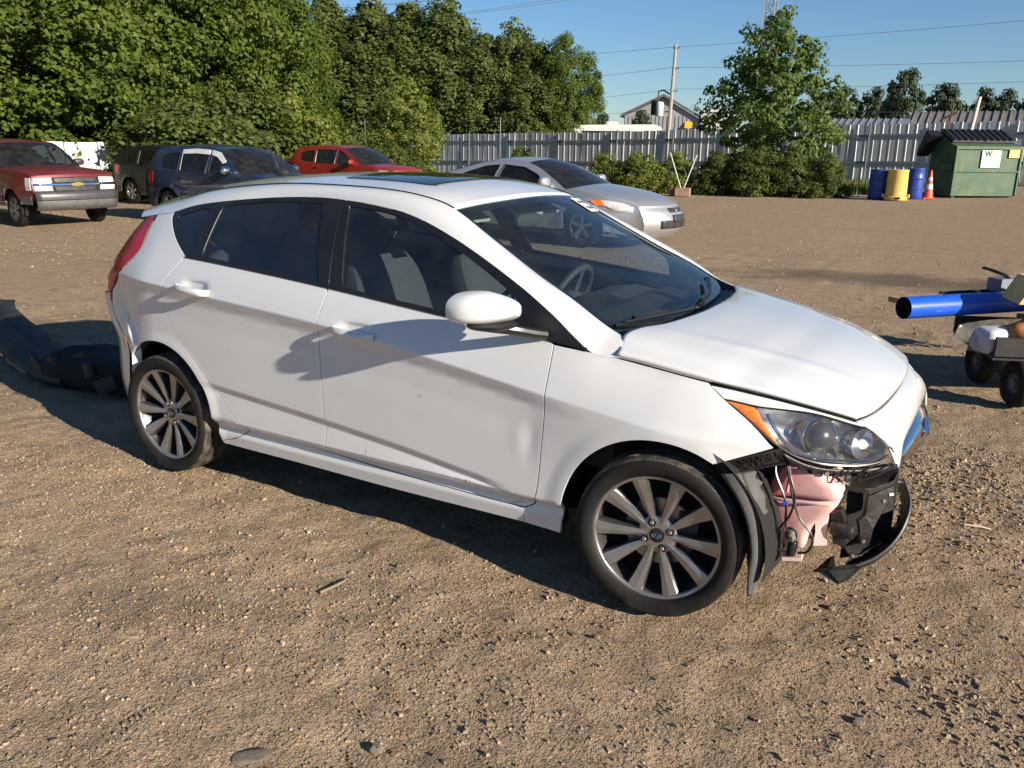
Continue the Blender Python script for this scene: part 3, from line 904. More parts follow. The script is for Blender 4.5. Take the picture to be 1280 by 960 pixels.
# crown and the two soft ridges
crown = .021*(1-np.abs(vv)**2.2)*np.sin(math.pi*uu)**.8
ridge = .0032*np.exp(-((np.abs(vv)-(.70-.22*uu))/.05)**2)*np.sin(math.pi*np.clip(uu, 0, 1))
G = G+np.array([0, 0, 1])*(crown+ridge)
def inset_grid(G, d):
    G = np.array(G)
    for sl0, sl1 in ((np.s_[0], np.s_[1]), (np.s_[-1], np.s_[-2]), (np.s_[:, 0], np.s_[:, 1]), (np.s_[:, -1], np.s_[:, -2])):
        v = G[sl1]-G[sl0]
        G[sl0] = G[sl0]+v/np.maximum(np.linalg.norm(v, axis=-1), 1e-6)[..., None]*d
    return G
hood = gridobj('hood', inset_grid(G, .0012), WP, car)
solidify(hood, .018)
MB().ellipsoid(tuple(G[46, 30]+[0, 0, .001]), (.012, .008, .0015), 8, 4).build('paint_chip', M['primer'], hood)
# black cowl between hood and glass, wiper arms
ci = [(p[0]+.004, p[1]*.995, p[2]-.012) for p in hr[1:-1]]
co_ = [(p[0]-.09, p[1]*.97, p[2]-.004) for p in cwl]
gridobj('cowl_panel', loft(ci, co_, 40, 5, -.006, (0, 0, 1)), M['black_plastic'], car)
for (a, b, c) in (((1.03,-.56,.985),(1.115,-.28,.985),(1.15,-.13,.985)), ((1.14,-.06,.985),(1.10,.20,.992),(1.02,.40,1.02))):
    w = empty('wiper', parent=car)
    MB().tube(spline([a, b, c], 6), [.006]*4+[.008]*5+[.010]*4, 6).build('wiper_arm', M['black_trim'], w, True)
    MB().tube(spline([(a[0]-.012, a[1]-.05, a[2]-.006), (a[0]*.5+b[0]*.5-.016, a[1]*.5+b[1]*.5, a[2]*.5+b[2]*.5-.004), (b[0]-.012, b[1]+.05, b[2]-.004)], 6), .006, 5).build('wiper_blade', M['black_trim'], w, True)
    MB().box(((a[0]+b[0])/2+.004, (a[1]+b[1])/2, (a[2]+b[2])/2+.012), (.016, .20, .010), rz=math.atan2(b[1]-a[1], b[0]-a[0])-math.pi/2).build('wiper_link', M['black_trim'], w)
    MB().ellipsoid(c, (.018, .018, .010), 10, 6).build('wiper_pivot', M['black_trim'], w, True)
# nose panel above the grille
nu_ = [(1.8535,-.528,.7435),(1.8835,-.441,.744),(1.9045,-.30,.747),(1.9155,-.15,.750),(1.9195,0,.751),(1.9155,.15,.750),(1.9045,.30,.747),(1.8835,.441,.744),(1.8535,.528,.7435)]
nl_ = [(1.958,-.432,.640),(1.975,-.428,.590),(1.992,-.415,.574),(1.990,-.37,.640),(1.992,-.30,.655),(1.994,-.15,.662),(1.995,0,.664),(1.994,.15,.662),(1.992,.30,.655),(1.990,.37,.640),(1.992,.415,.574),(1.975,.428,.590),(1.958,.432,.640)]
solidify(gridobj('nose_panel', loft(nu_, nl_, 90, 12, .018, (.8, 0, .6)), WP, car), .01)
# grille with chrome bar and oval emblem
gA = [(1.972,-.33,.605),(1.982,-.20,.642),(1.992,0,.654),(1.982,.20,.642),(1.972,.33,.605)]
gB = [(1.985,-.30,.545),(2.020,-.16,.555),(2.036,0,.558),(2.020,.16,.555),(1.985,.30,.545)]
gr = empty('grille', parent=car)
gridobj('chrome_bar', loft(gA, gB, 40, 10, .018, (1, 0, .3)), M['chrome'], gr)
gC = [(1.97,-.29,.50),(1.98,0,.50),(1.97,.29,.50)]
gridobj('grille_mesh', loft([(p[0]-.02, p[1], p[2]) for p in gB], gC, 20, 4), M['black_plastic'], gr)
def emblem(parent, c, ex, ey, w, h, mat, name='emblem'):
    """an oval ring with a slanted H inside"""
    c = Vector(c); ex = Vector(ex).normalized(); ey = Vector(ey).normalized()
    b = MB()
    ring = [c+ex*(w*math.cos(a))+ey*(h*math.sin(a)) for a in np.linspace(0, 2*math.pi, 25)]
    b.tube(ring, w*.10, 5, cap=False)
    sl_ = lambda u, v: c+ex*(u+.35*v)*w+ey*v*h
    b.tube([sl_(-.48, -.75), sl_(-.36, .75)], w*.13, 5)
    b.tube([sl_(.36, -.75), sl_(.48, .75)], w*.13, 5)
    b.tube([sl_(-.42, -.12), sl_(0, .04), sl_(.42, .12)], w*.10, 5)
    return b.build(name, mat, parent, True)
emblem(gr, (2.028, 0, .605), (0, 1, 0), (-.25, 0, 1), .062, .032, M['chrome'])
# headlights
M['lamp_dark'] = plain('lamp_dark', (.05, .05, .055), .3, var=.2)
for s in (-1, 1):
    U = [(1.472,s*.722,.803),(1.571,s*.700,.789),(1.634,s*.675,.784),(1.738,s*.617,.770),(1.842,s*.541,.732),(1.914,s*.470,.702),(1.950,s*.433,.674)]
    L = [(1.476,s*.722,.798),(1.536,s*.718,.756),(1.606,s*.714,.705),(1.663,s*.702,.664),(1.717,s*.681,.637),(1.791,s*.638,.616),(1.876,s*.564,.605),(1.930,s*.500,.607),(1.955,s*.455,.622)]
    hl = empty('headlight', parent=car)
    d = (.55, s*.8, .25)
    gridobj('lens', loft(U, L, 48, 14, .014, d), M['lens'], hl, flip=(s > 0))
    cen = np.array([1.66, s*.55, .70])
    inn = lambda P, k: [tuple(np.array(p)*(1-k)+cen*k) for p in P]
    gridobj('reflector_bowl', loft(inn(U, .06), inn(L, .06), 48, 14, -.055, d)[8:], M['reflector'], hl, flip=(s > 0))
    aA = [(1.474,s*.724,.801),(1.530,s*.712,.793),(1.568,s*.700,.783),(1.599,s*.705,.741),(1.630,s*.705,.703),(1.660,s*.704,.667)]
    aB = [(1.474,s*.724,.799),(1.505,s*.722,.778),(1.536,s*.719,.755),(1.580,s*.717,.724),(1.620,s*.712,.694),(1.658,s*.704,.665)]
    gridobj('amber_reflector', loft(aA, aB, 24, 8, .006, d), M['amber'], hl, flip=(s > 0))
    gridobj('bezel', loft(inn(U, .01), inn(U, .10), 48, 4, 0), M['lamp_dark'], hl)
    gridobj('bezel', loft(inn(L[2:], .01), inn(L[2:], .07), 48, 4, 0), M['lamp_dark'], hl)
    MB().tube(spline(inn([(1.60,s*.70,.775),(1.63,s*.705,.73),(1.665,s*.700,.685)]+L[4:], .075), 6), .006, 8).build('chrome_trim', M['chrome'], hl, True)
    MB().lathe([(.058,.0),(.066,.012),(.070,.010),(.072,-.03)], axis=(.72, s*.68, .12), c=(1.755, s*.590, .690), n=30).build('projector_ring', M['chrome'], hl, True, 40)
    MB().ellipsoid((1.748, s*.585, .690), (.055, .055, .052), 24, 14).build('projector_lens', M['lamp_dark'], hl, True)
    MB().lathe([(.052,.022),(.047,-.01),(.030,-.035),(.008,-.045)], axis=(.86, s*.5, .1), c=(1.862, s*.505, .662), n=24).build('high_beam_bowl', M['chrome'], hl, True)
    MB().ellipsoid((1.852, s*.497, .660), (.014, .014, .014), 10, 8).build('bulb', M['sticker'], hl, True)
    plate_ = MB().grid(loft(inn([(1.80,s*.575,.742),(1.83,s*.60,.69),(1.825,s*.605,.625)], .05), inn([(1.80,s*.575,.742),(1.83,s*.60,.69),(1.825,s*.605,.625)], .22), 12, 3))
    plate_.build('divider', M['chrome'], hl, True)
    MB().tube(spline([(p[0]+.001, p[1]+s*.001, p[2]+.002) for p in U[:-1]], 6), .003, 6).build('gasket', M['black_trim'], hl, True)
    MB().tube(spline([(p[0]+.003, p[1]+s*.003, p[2]) for p in L], 6), .0045, 6).build('gasket', M['black_trim'], hl, True)
    # white strip of the fender between hood line and lens
    hsp = [(1.422,s*.728,.846),(1.502,s*.703,.834),(1.590,s*.682,.820),(1.676,s*.647,.800),(1.742,s*.612,.781),(1.796,s*.574,.762),(1.852,s*.529,.739),(1.905,s*.474,.712),(1.949,s*.430,.682)]
    up_ = [(1.470,s*.726,.808),(1.520,s*.712,.799),(1.572,s*.701,.793),(1.635,s*.677,.788),(1.738,s*.619,.774),(1.790,s*.582,.757),(1.842,s*.543,.736),(1.905,s*.478,.708),(1.949,s*.434,.679)]
    gridobj('headlight_strip', loft(hsp, up_, 40, 4, .003, d), WP, car, flip=(s > 0))
    MB().tube(spline([(p[0], p[1]+s*.001, p[2]+.002) for p in hsp[:-2]], 6), .0022, 6).build('hood_seal', M['black_trim'], car, True)
# door mirror (the far one is gone)
for s in (-1,):
    mr = empty('door_mirror', parent=car)
    c = np.array([.715, s*.952, 1.058])
    b = MB()
    rows = []
    for i, t in enumerate(np.linspace(0, 1, 13)):        # front to back
        a = math.pi*.5*min(1, t/.72)
        k = math.sin(a)**.75 if t < .72 else 1-.05*((t-.72)/.28)**2
        k = max(k, .0008)
        ring = []
        for p in np.linspace(0, 2*math.pi, 33):
            cx_, sx_ = math.cos(p), math.sin(p)
            yy = math.copysign(abs(cx_)**.72, cx_)*.106*k
            zz = math.copysign(abs(sx_)**.72, sx_)*.056*k
            zz = (zz+.01)*float(np.interp(yy*s/.118, [-1, -.55, 0, .55, 1], [.30, .78, 1.08, 1.05, .9])) if zz > 0 else zz*.80
            ring.append(c+[.085-.17*t-.10*(yy*s/.118)*.55*(1 if True else 0), yy, zz-.008])
        rows.append(ring)
    b.grid(rows, s > 0)
    bo = b.build('mirror_housing', WP, mr, True, 60)
    rr_ = rows[-1]
    b = MB(); b.add(list(rr_[:-1]), [tuple(range(32))])
    b.build('mirror_glass', M['chrome'], mr)
    MB().ellipsoid((.710, s*.952, 1.006), (.080, .098, .014), 20, 8, .8).build('mirror_base', M['black_trim'], mr, True)
    MB().tube(spline([(.70,s*.965,1.0),(.76,s*.90,.985),(.80,s*.84,.967),(.83,s*.79,.955)], 4), .020, 10).build('mirror_foot', M['black_trim'], mr, True)
# antenna
an = empty('roof_antenna', parent=car)
MB().ellipsoid((-1.235, 0, 1.445), (.055, .026, .022), 14, 8).build('antenna_base', M['black_plastic'], an, True)
MB().tube([(-1.245,0,1.455),(-1.36,0,1.66)], [.006,.004], 6).build('antenna_rod', M['black_plastic'], an, True)
# cabin
cab = MB()
cab.box((-.35, 0, .25), (2.7, 1.40, .05))
cab.build('floor_pan', M['cabin'], car)
MB().prism([(.52,.45),(.47,.62),(.46,.80),(.56,.885),(.75,.925),(1.06,.945),(1.06,.45)], (-.67, .67), lambda u, v, t: (u, t, v)).build('dashboard', M['cabin'], car)
MB().prism([(.44,.80),(.44,.86),(.50,.925),(.62,.945),(.72,.93),(.6,.85)], (.18, .52), lambda u, v, t: (u, t, v)).build('instrument_binnacle', M['cabin'], car)
sw = empty('steering_wheel', parent=car)
swc = Vector((.33, .36, .86)); sa = Vector((-.90, 0, .42)).normalized(); se = Vector((0, 1, 0)); sf = sa.cross(se)
MB().tube([swc+(se*math.cos(a)+sf*math.sin(a))*.185 for a in np.linspace(0, 2*math.pi, 33)], .016, 8, cap=False).build('wheel_rim', M['cabin'], sw, True)
hb = MB().ellipsoid(tuple(swc-sa*.02), (.06, .08, .06), 14, 8)
for a in (R(0), R(180), R(270)): hb.tube([swc-sa*.02, swc+(se*math.cos(a)+sf*math.sin(a))*.18], .016, 6)
hb.tube([swc-sa*.03, swc-sa*.40], .03, 8)
hb.build('wheel_hub', M['cabin'], sw, True)
def seat(y, x0):
    st = empty('front_seat', parent=car)
    MB().ellipsoid((x0+.18, y, .50), (.28, .25, .10), 20, 10, .55).build('cushion', M['seat_cloth'], st, True)
    b = MB().ellipsoid((0, 0, 0), (.085, .245, .34), 20, 14, .6)
    b.v = [tuple(Matrix.Rotation(R(-20), 3, 'Y') @ Vector(p) + Vector((x0-.15, y, .82))) for p in b.v]
    b.build('backrest', M['seat_cloth'], st, True)
    MB().ellipsoid((x0-.305, y, 1.205), (.055, .13, .085), 16, 10, .7).build('headrest', M['seat_cloth'], st, True)
    MB().tube([(x0-.27, y-.05, 1.10), (x0-.30, y-.05, 1.2)], .007, 6).tube([(x0-.27, y+.05, 1.10), (x0-.30, y+.05, 1.2)], .007, 6).build('headrest_post', M['chrome'], st, True)
seat(.36, 0.02); seat(-.36, -.04)
rb = empty('rear_bench', parent=car)
MB().ellipsoid((-.85, 0, .50), (.27, .62, .10), 24, 10, .5).build('cushion', M['seat_cloth'], rb, True)
b = MB().ellipsoid((0, 0, 0), (.08, .62, .32), 24, 12, .5)
b.v = [tuple(Matrix.Rotation(R(-20), 3, 'Y') @ Vector(p) + Vector((-1.14, 0, .80))) for p in b.v]
b.build('backrest', M['seat_cloth'], rb, True)
for y in (-.38, 0, .38): MB().ellipsoid((-1.25, y, 1.14), (.05, .12, .07), 14, 8, .7).build('headrest', M['seat_cloth'], rb, True)
for y in (-.33, .33):
    v_ = MB().box((.10, y, 1.315), (.17, .40, .018), ry=R(24))
    v_.build('sun_visor', M['visor_cloth'], car)
MB().box((.195, -.36, 1.266), (.045, .11, .004), ry=R(24)).build('visor_warning_label', plain('visor_yellow', (.75, .72, .12), .6), car)
MB().ellipsoid((.30, 0, 1.275), (.02, .11, .032), 14, 8, .7).build('rear_view_mirror', M['cabin'], car, True)
MB().box((-.62, 0, 1.375), (1.5, 1.0, .02)).build('headliner', M['cabin'], car)
# black box in place of the engine bay's shade, wheel houses
MB().box((1.33, 0, .56), (.66, .95, .42)).build('bay_shade_box', M['dark_void'], car)
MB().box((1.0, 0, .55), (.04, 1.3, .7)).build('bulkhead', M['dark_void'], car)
for cx in (1.285, -1.285):
    for s in (-1, 1):
        b = MB()
        rows = [[(cx+rr*math.cos(a), s*yy, .30+rr*math.sin(a)) for a in np.linspace(R(-12), R(192), 26)] for rr, yy in ((.05, .52), (.40, .52), (.40, .60), (.385, .80 if cx > 0 else .70))]
        b.grid(rows)
        b.build('wheel_house', M['dark_void'], car, True)

# wheels: tyre, rim, ten machined spokes
def two_mat(o, mat2, test):
    o.data.materials.append(mat2)
    for p in o.data.polygons:
        if test(p): p.material_index = 1

def wheel(parent, c, rz):
    w = empty('wheel', c, rz, parent=parent)
    ax = (0, -1, 0)
    prof = [(.225,.055),(.2285,.080),(.238,.0915),(.257,.097),(.276,.0955),(.288,.088),(.294,.074),(.2965,.060),(.2965,.052),(.290,.050),(.290,.044),(.298,.042),(.2985,.014),(.292,.012),(.292,.004),(.299,.002),
            (.299,-.002),(.292,-.004),(.292,-.012),(.2985,-.014),(.298,-.042),(.290,-.044),(.290,-.050),(.2965,-.052),(.294,-.074),(.288,-.088),(.275,-.0955),(.255,-.097),(.235,-.09),(.225,-.07)]
    b = MB().lathe(prof, ax, (0, 0, 0), 96)
    flat = -(c[2]-.004)
    b.v = [(x, y*(1.0+(.10 if z < flat+.03 else 0)), max(z, flat)) for x, y, z in b.v]
    ty = b.build('tyre', M['rubber'], w, True, 40)
    two_mat(ty, M['tread'], lambda p: abs(p.center[1]) < .082 and math.hypot(p.center[0], p.center[2]) > .27)
    MB().lathe([(.227,.080),(.2315,.083),(.2325,.079),(.225,.070),(.218,.060),(.210,.02),(.20,-.06),(.218,-.08)], ax, (0, 0, 0), 80).build('rim_barrel', M['alloy_dark'], w, True, 40)
    MB().lathe([(.2275,.081),(.2230,.0815),(.2175,.078),(.2160,.070)], ax, (0, 0, 0), 96).build('rim_lip', M['alloy'], w, True, 50)
    for k in range(10):
        pair = k//2; sd = 1 if k % 2 else -1
        a0 = R(72*pair+18); 
        ai = a0+sd*R(15); ao = a0+sd*R(18.5)
        tw = sd*.010
        outl = []
        for (rr, hw, hh) in ((.040,.013,.050),(.075,.013,.052),(.115,.019,.058),(.165,.0235,.066),(.2190,.0315,.0755)):
            t = (rr-.04)/.179
            an_ = ai+(ao-ai)*t
            off = tw*math.sin(math.pi*t)*.5
            outl.append((rr, an_, hw, hh, off))
        vs, fs = [], []
        for i_, (rr, an_, hw, hh, off) in enumerate(outl):
            t_ = i_/4
            er = Vector((math.cos(an_), 0, math.sin(an_))); et = Vector((-math.sin(an_), 0, math.cos(an_)))
            rdg = .55*sd*(1-.5*t_)
            for u, hgt in ((-hw, hh-.034), (-hw*1.05, hh-.008), (-hw*.84, hh), (hw*rdg*.4, hh+.0035), (hw*.84, hh), (hw*1.05, hh-.008), (hw, hh-.034)):
                vs.append(er*rr+et*(u+off)+Vector((0, -hgt, 0)))
        for i in range(4):
            for j in range(6):
                fs.append((i*7+j, i*7+j+1, (i+1)*7+j+1, (i+1)*7+j))
        sp_ = MB().add(vs, fs)
        so_ = sp_.build('spoke', M['alloy_dark'], w)
        two_mat(so_, M['alloy'], lambda p: p.index % 6 in (2, 3))
    MB().lathe([(.0,.052),(.045,.052),(.062,.050),(.070,.044),(.074,.015)], ax, (0, 0, 0), 40).build('hub', M['alloy'], w, True, 40)
    MB().lathe([(.0,.0575),(.022,.0565),(.027,.054),(.028,.045)], ax, (0, 0, 0), 28).build('hub_cap', M['black_trim'], w, True, 40)
    emblem(w, (0, -.059, 0), (1, 0, 0), (0, 0, 1), .016, .0085, M['chrome'], 'cap_emblem')
    for k in range(4):
        a = R(90*k+25)
        cc = (.050*math.cos(a), 0, .050*math.sin(a))
        MB().lathe([(.0,.054),(.015,.0535),(.0155,.05),(.015,.03)], ax, cc, 16).build('lug_hole', M['black_trim'], w, True, 40)
        MB().lathe([(.0,.060),(.006,.060),(.0085,.058),(.0085,.05)], ax, cc, 6).build('lug_nut', M['steel'], w)
    MB().lathe([(.03,.012),(.125,.012),(.128,.008),(.128,-.01)], ax, (0, 0, 0), 40).build('brake_disc', M['steel'], w, True, 40)
    MB().box((.10, .0, .03), (.07, .05, .12)).build('brake_caliper', M['black_plastic'], w)
    MB().lathe([(.0,-.03),(.205,-.03)], ax, (0, 0, 0), 30).build('backing_plate', M['dark_void'], w)
    return w
wheel(car, (1.285, -.735, .293), R(6.0))
wheel(car, (-1.285, -.735, .293), 0)
wheel(car, (1.285, .735, .293), R(186))
wheel(car, (-1.285, .735, .293), R(180))
# ------------------------------------------------------------------ broken front corner of the hatchback
BP = plain('torn_black_plastic', (.012, .012, .013), .42, var=.35, scale=14, bmp=.35, bscale=70, dirt=((.13, .11, .085), .30, 9))
rj = random.Random(12)
def plate(pts, t, mat, name, parent, d=(0, 1, 0), torn=0.0):
    """flat piece of broken plastic; torn > 0 roughens its outline"""
    d = Vector(d).normalized()
    P = [Vector(p) for p in pts]
    if torn:
        Q = []
        for i, p in enumerate(P):
            q = P[(i+1) % len(P)]
            k = max(1, int((q-p).length/.022))
            for j in range(k):
                Q.append(p.lerp(q, j/k)+(Vector([rj.uniform(-torn, torn) for _ in range(3)]) if j else Vector()))
        P = Q
    n = len(P)
    v = P+[p+d*t for p in P]
    f = [tuple(range(n)), tuple(range(2*n-1, n-1, -1))]+[(i, n+i, n+(i+1) % n, (i+1) % n) for i in range(n)]
    return MB().add(v, f).build(name, mat, parent)
# inner wheel arch liner hanging loose: two narrow strips either side of a raised ridge
A = [(1.500,-.800,.575),(1.567,-.805,.495),(1.605,-.805,.412),(1.622,-.802,.324),(1.618,-.800,.250),(1.622,-.798,.165)]
Rg = [(1.560,-.785,.585),(1.612,-.790,.480),(1.634,-.790,.392),(1.643,-.790,.300),(1.636,-.790,.225),(1.628,-.792,.160)]
B = [(1.592,-.735,.585),(1.632,-.735,.486),(1.653,-.735,.392),(1.655,-.738,.303),(1.643,-.750,.225),(1.632,-.775,.160)]
ln = solidify(gridobj('wheel_arch_liner', loft(A, Rg, 34, 5, .004, (.5, -.8, 0)), M['grey_liner'], car), .004)
ln['label'] = 'dusty grey arch liner hanging loose ahead of the front wheel'
gi = loft(Rg, B, 34, 5, .005, (.9, -.4, 0)); gi[:, -1] += np.random.default_rng(3).normal(0, .004, gi[:, -1].shape)
solidify(gridobj('liner_flange', gi, M['grey_liner'], ln), .004)
MB().tube(spline(Rg, 6), .0035, 6).build('liner_rib', plain('worn_edge', (.22, .21, .20), .6), ln, True)
for k in (1, 3): MB().ellipsoid((Rg[k][0]-.02, -.802, Rg[k][2]), (.006, .004, .006), 8, 5).build('liner_clip', M['black_trim'], ln, True)
A2 = [(1.45,-.77,.60),(1.53,-.76,.49),(1.575,-.76,.39),(1.60,-.76,.28),(1.61,-.76,.20)]
B2 = [(1.42,-.55,.60),(1.50,-.55,.49),(1.55,-.55,.39),(1.58,-.55,.28),(1.59,-.55,.20)]
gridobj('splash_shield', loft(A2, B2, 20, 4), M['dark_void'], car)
# bumper retainer: ribbed black strip under the fender edge
rt_ = empty('bumper_retainer', parent=car)
a0, a1 = np.array([1.478,-.785,.598]), np.array([1.668,-.722,.668])
dn = np.array([.012, .004, -.036])
b = MB().tube([a0, a1], .005, 6).tube([a0+dn, a1+dn*1.3], .004, 6)
for i in range(11):
    p, q = a0+(a1-a0)*i/11, a0+(a1-a0)*(i+1)/11
    jit = np.array([rj.uniform(-.004, .004), 0, rj.uniform(-.006, .006)])
    b.tube([p, q+dn+jit], .0022, 4)
    if i % 3: b.tube([p+dn, q], .0022, 4)
    b.tube([p, p+dn*rj.uniform(.6, 1.1)], .002, 4)
b.build('rib_lattice', BP, rt_, True)
plate([a0+[0, .02, 0], a1+[0, .02, 0], a1+dn*1.3+[0, .02, 0], a0+dn+[0, .02, 0]], .004, M['dark_void'], 'backing', rt_, (0, 1, 0), .004)
# lamp carrier: broken lower edge of the headlight mounting
A = [(1.668,-.716,.660),(1.727,-.680,.622),(1.793,-.632,.600),(1.878,-.562,.590),(1.947,-.490,.592),(1.987,-.430,.589)]
B = [(1.686,-.700,.622),(1.733,-.662,.590),(1.792,-.622,.576),(1.878,-.552,.570),(1.949,-.480,.564),(1.982,-.420,.563)]
gc = loft(A, B, 40, 5, .006, (.6, -.8, 0)); gc[:, -1] += np.random.default_rng(4).normal(0, .004, gc[:, -1].shape)
lc_ = solidify(gridobj('lamp_carrier', gc, BP, car), .004)
for (x, y, z) in ((1.76,-.664,.592),(1.83,-.610,.580),(1.91,-.530,.575)): MB().box((x, y, z), (.022, .018, .012), rz=-.7).build('mount_tab', M['black_trim'], lc_)
MB().lathe([(0,.004),(.008,.004),(.009,0),(.009,-.004)], (.6, -.8, 0), (1.80, -.638, .583), 8).build('bolt', M['steel'], lc_)
# washer bottle: rounded tank in two halves joined by a seam
m, nt, bs = newmat('stained_bottle')
tcx = nt.nodes.new('ShaderNodeTexCoord'); sx = nt.nodes.new('ShaderNodeSeparateXYZ'); nt.links.new(tcx.outputs['Object'], sx.inputs[0])
mr = nt.nodes.new('ShaderNodeMapRange'); mr.inputs['From Min'].default_value = 1.60; mr.inputs['From Max'].default_value = 1.80; nt.links.new(sx.outputs['X'], mr.inputs['Value'])
ad = nt.nodes.new('ShaderNodeMath'); ad.operation = 'MULTIPLY_ADD'; nt.links.new(noise(nt, 14, 5, .65), ad.inputs[0]); ad.inputs[1].default_value = .7; nt.links.new(mr.outputs[0], ad.inputs[2])
nt.links.new(ramp(nt, ad.outputs[0], [(.40, (.46, .07, .085)), (.70, (.62, .22, .225)), (1.0, (.72, .42, .40))]), bs.inputs['Base Color'])
bs.inputs['Roughness'].default_value = .38; bs.inputs['Subsurface Weight'].default_value = .0
M['stained_bottle'] = m
wb = empty('washer_bottle', parent=car)
wb['label'] = 'pink stained white plastic washer bottle exposed behind the missing bumper'
def pillow(outl, y0, y1, name, parent, mat, r=.022):
    """outline in (x,z) pushed through y0 (outer) to y1 with rounded outer edge"""
    P = loop_even(np.array(spline(list(outl)+[outl[0]], 5))[:-1], .012)
    c = P.mean(0)
    rows_ = []
    for k, (sc_, yy) in enumerate(((.02, y0), (.55, y0), (.80, y0+.10*r), (.92, y0+.45*r), (1.0, y0+1.2*r), (1.0, y1))):
        q = c+(P-c)*sc_
        rows_.append([(p[0], yy, p[1]) for p in np.vstack([q, q[:1]])])
    return MB().grid(rows_).build(name, mat, parent, True, 50)
pillow([(1.632,.545),(1.66,.585),(1.72,.592),(1.785,.585),(1.805,.555),(1.840,.530),(1.838,.490),(1.72,.478),(1.608,.462),(1.618,.510)], -.640, -.45, 'upper_tank', wb, m)
pillow([(1.608,.458),(1.72,.474),(1.836,.484),(1.823,.440),(1.775,.385),(1.757,.330),(1.748,.290),(1.705,.284),(1.674,.296),(1.650,.350),(1.622,.405)], -.632, -.45, 'lower_tank', wb, m)
MB().tube(spline([(1.603,-.630,.460),(1.66,-.652,.468),(1.72,-.655,.475),(1.79,-.652,.482),(1.843,-.630,.488)], 6), .0055, 6).build('seam_flange', M['bottle'], wb, True)
MB().tube([(1.69,-.645,.58),(1.685,-.652,.50)], .006, 6).build('moulded_rib', m, wb, True)
plate([(1.774,-.575,.395),(1.811,-.565,.412),(1.815,-.565,.300),(1.776,-.575,.292)], .012, M['bottle'], 'support_tab', wb, (0, 1, 0), .002)
pm = empty('washer_pump', parent=car)
cn2 = MB().ellipsoid((1.718,-.672,.360), (.021,.021,.026), 16, 12)
cn2.v = [(p[0]+rj.uniform(-.0025, .0025), p[1]+rj.uniform(-.0025, .0025), p[2]+rj.uniform(-.0025, .0025)) for p in cn2.v]
cn2.build('connector_boot', plain('dusty_rubber', (.15, .14, .12), .9, var=.4, scale=60), pm, True)
MB().lathe([(0,.026),(.013,.026),(.016,.022),(.016,-.026),(0,-.028)], (.1, 0, 1), (1.724,-.668,.312), 16).build('pump_motor', M['black_trim'], pm, True, 40)
MB().box((1.728,-.662,.277), (.062,.045,.012), rz=.1, ry=-.2).build('mount_plate', M['bottle'], pm)
for pts in ([(1.645,-.680,.600),(1.653,-.690,.565),(1.683,-.695,.506),(1.696,-.695,.462),(1.700,-.692,.397),(1.712,-.685,.370)],[(1.69,-.685,.605),(1.698,-.690,.573),(1.720,-.695,.505),(1.711,-.695,.438),(1.682,-.695,.383),(1.661,-.690,.339),(1.671,-.685,.304),(1.705,-.675,.294)],[(1.685,-.685,.605),(1.694,-.690,.572),(1.713,-.695,.503),(1.741,-.692,.435),(1.779,-.688,.389),(1.789,-.685,.353),(1.775,-.680,.315),(1.745,-.672,.298)]):
    MB().tube(spline(pts, 8), .0042, 6).build('hose', M['black_trim'], pm, True)
MB().box((1.694,-.700,.478), (.016,.010,.011)).build('hose_clip', M['blue_clip'], pm)
# wiring loom and bits hanging in the hole
lm = empty('wiring_loom', parent=car)
for k in range(6):
    x0_ = 1.66+k*.05
    pts = [(x0_, -.64+.03*k*.5, .61), (x0_+rj.uniform(-.02, .02), -.62+rj.uniform(-.02, .02), .57), (x0_+.04, -.60+.02*k*.5, .585), (x0_+.07, -.58+.02*k, .60)]
    MB().tube(spline(pts, 5), .003, 5).build('wire', M['black_trim'], lm, True)
MB().box((1.80,-.60,.578), (.03,.02,.02), rz=-.6).build('connector', M['black_trim'], lm)
MB().box((1.70,-.655,.615), (.028,.02,.018), rz=-.4).build('connector', plain('grey_connector', (.28, .28, .27), .5), lm)
# radiator support, air duct and bent brackets
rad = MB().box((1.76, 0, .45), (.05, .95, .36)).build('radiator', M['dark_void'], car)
MB().box((1.87, .03, .455), (.06, .90, .085)).build('crash_beam', M['steel'], car)
du = empty('air_duct', parent=car)
plate([(1.855,-.54,.506),(1.923,-.52,.495),(1.987,-.46,.526),(1.988,-.36,.536),(1.904,-.40,.522),(1.85,-.46,.515)], .016, BP, 'duct_roof', du, (0, 0, 1), .003)
plate([(1.923,-.52,.490),(1.987,-.46,.520),(1.998,-.46,.437),(1.967,-.49,.425),(1.948,-.51,.373),(1.943,-.52,.318),(1.916,-.53,.320),(1.903,-.53,.398),(1.919,-.52,.417)], .014, BP, 'duct_cheek', du, (-.7, .7, 0), .003)
plate([(1.836,-.55,.312),(1.875,-.552,.306),(1.92,-.532,.322),(1.944,-.522,.316),(1.917,-.542,.286),(1.897,-.552,.258),(1.881,-.552,.290)], .02, BP, 'duct_foot', du, (0, 1, 0), .003)
plate([(1.817,-.55,.413),(1.844,-.552,.429),(1.865,-.552,.396),(1.873,-.552,.322),(1.833,-.552,.306)], .05, BP, 'duct_wall', du, (0, 1, 0), .003)
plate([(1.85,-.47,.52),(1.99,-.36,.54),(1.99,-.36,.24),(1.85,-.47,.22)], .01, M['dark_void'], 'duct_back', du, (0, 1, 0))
MB().lathe([(0,.035),(.022,.035),(.026,.030),(.026,-.035),(.022,-.04),(0,-.04)], (1, -.15, .02), (1.862, -.556, .366), 18).build('duct_pipe', BP, du, True, 40)
plate([(1.90,-.49,.555),(1.965,-.45,.575),(1.985,-.40,.578),(1.90,-.43,.568)], .008, M['rust'], 'bent_bracket', du, (0, 0, -1), .003)
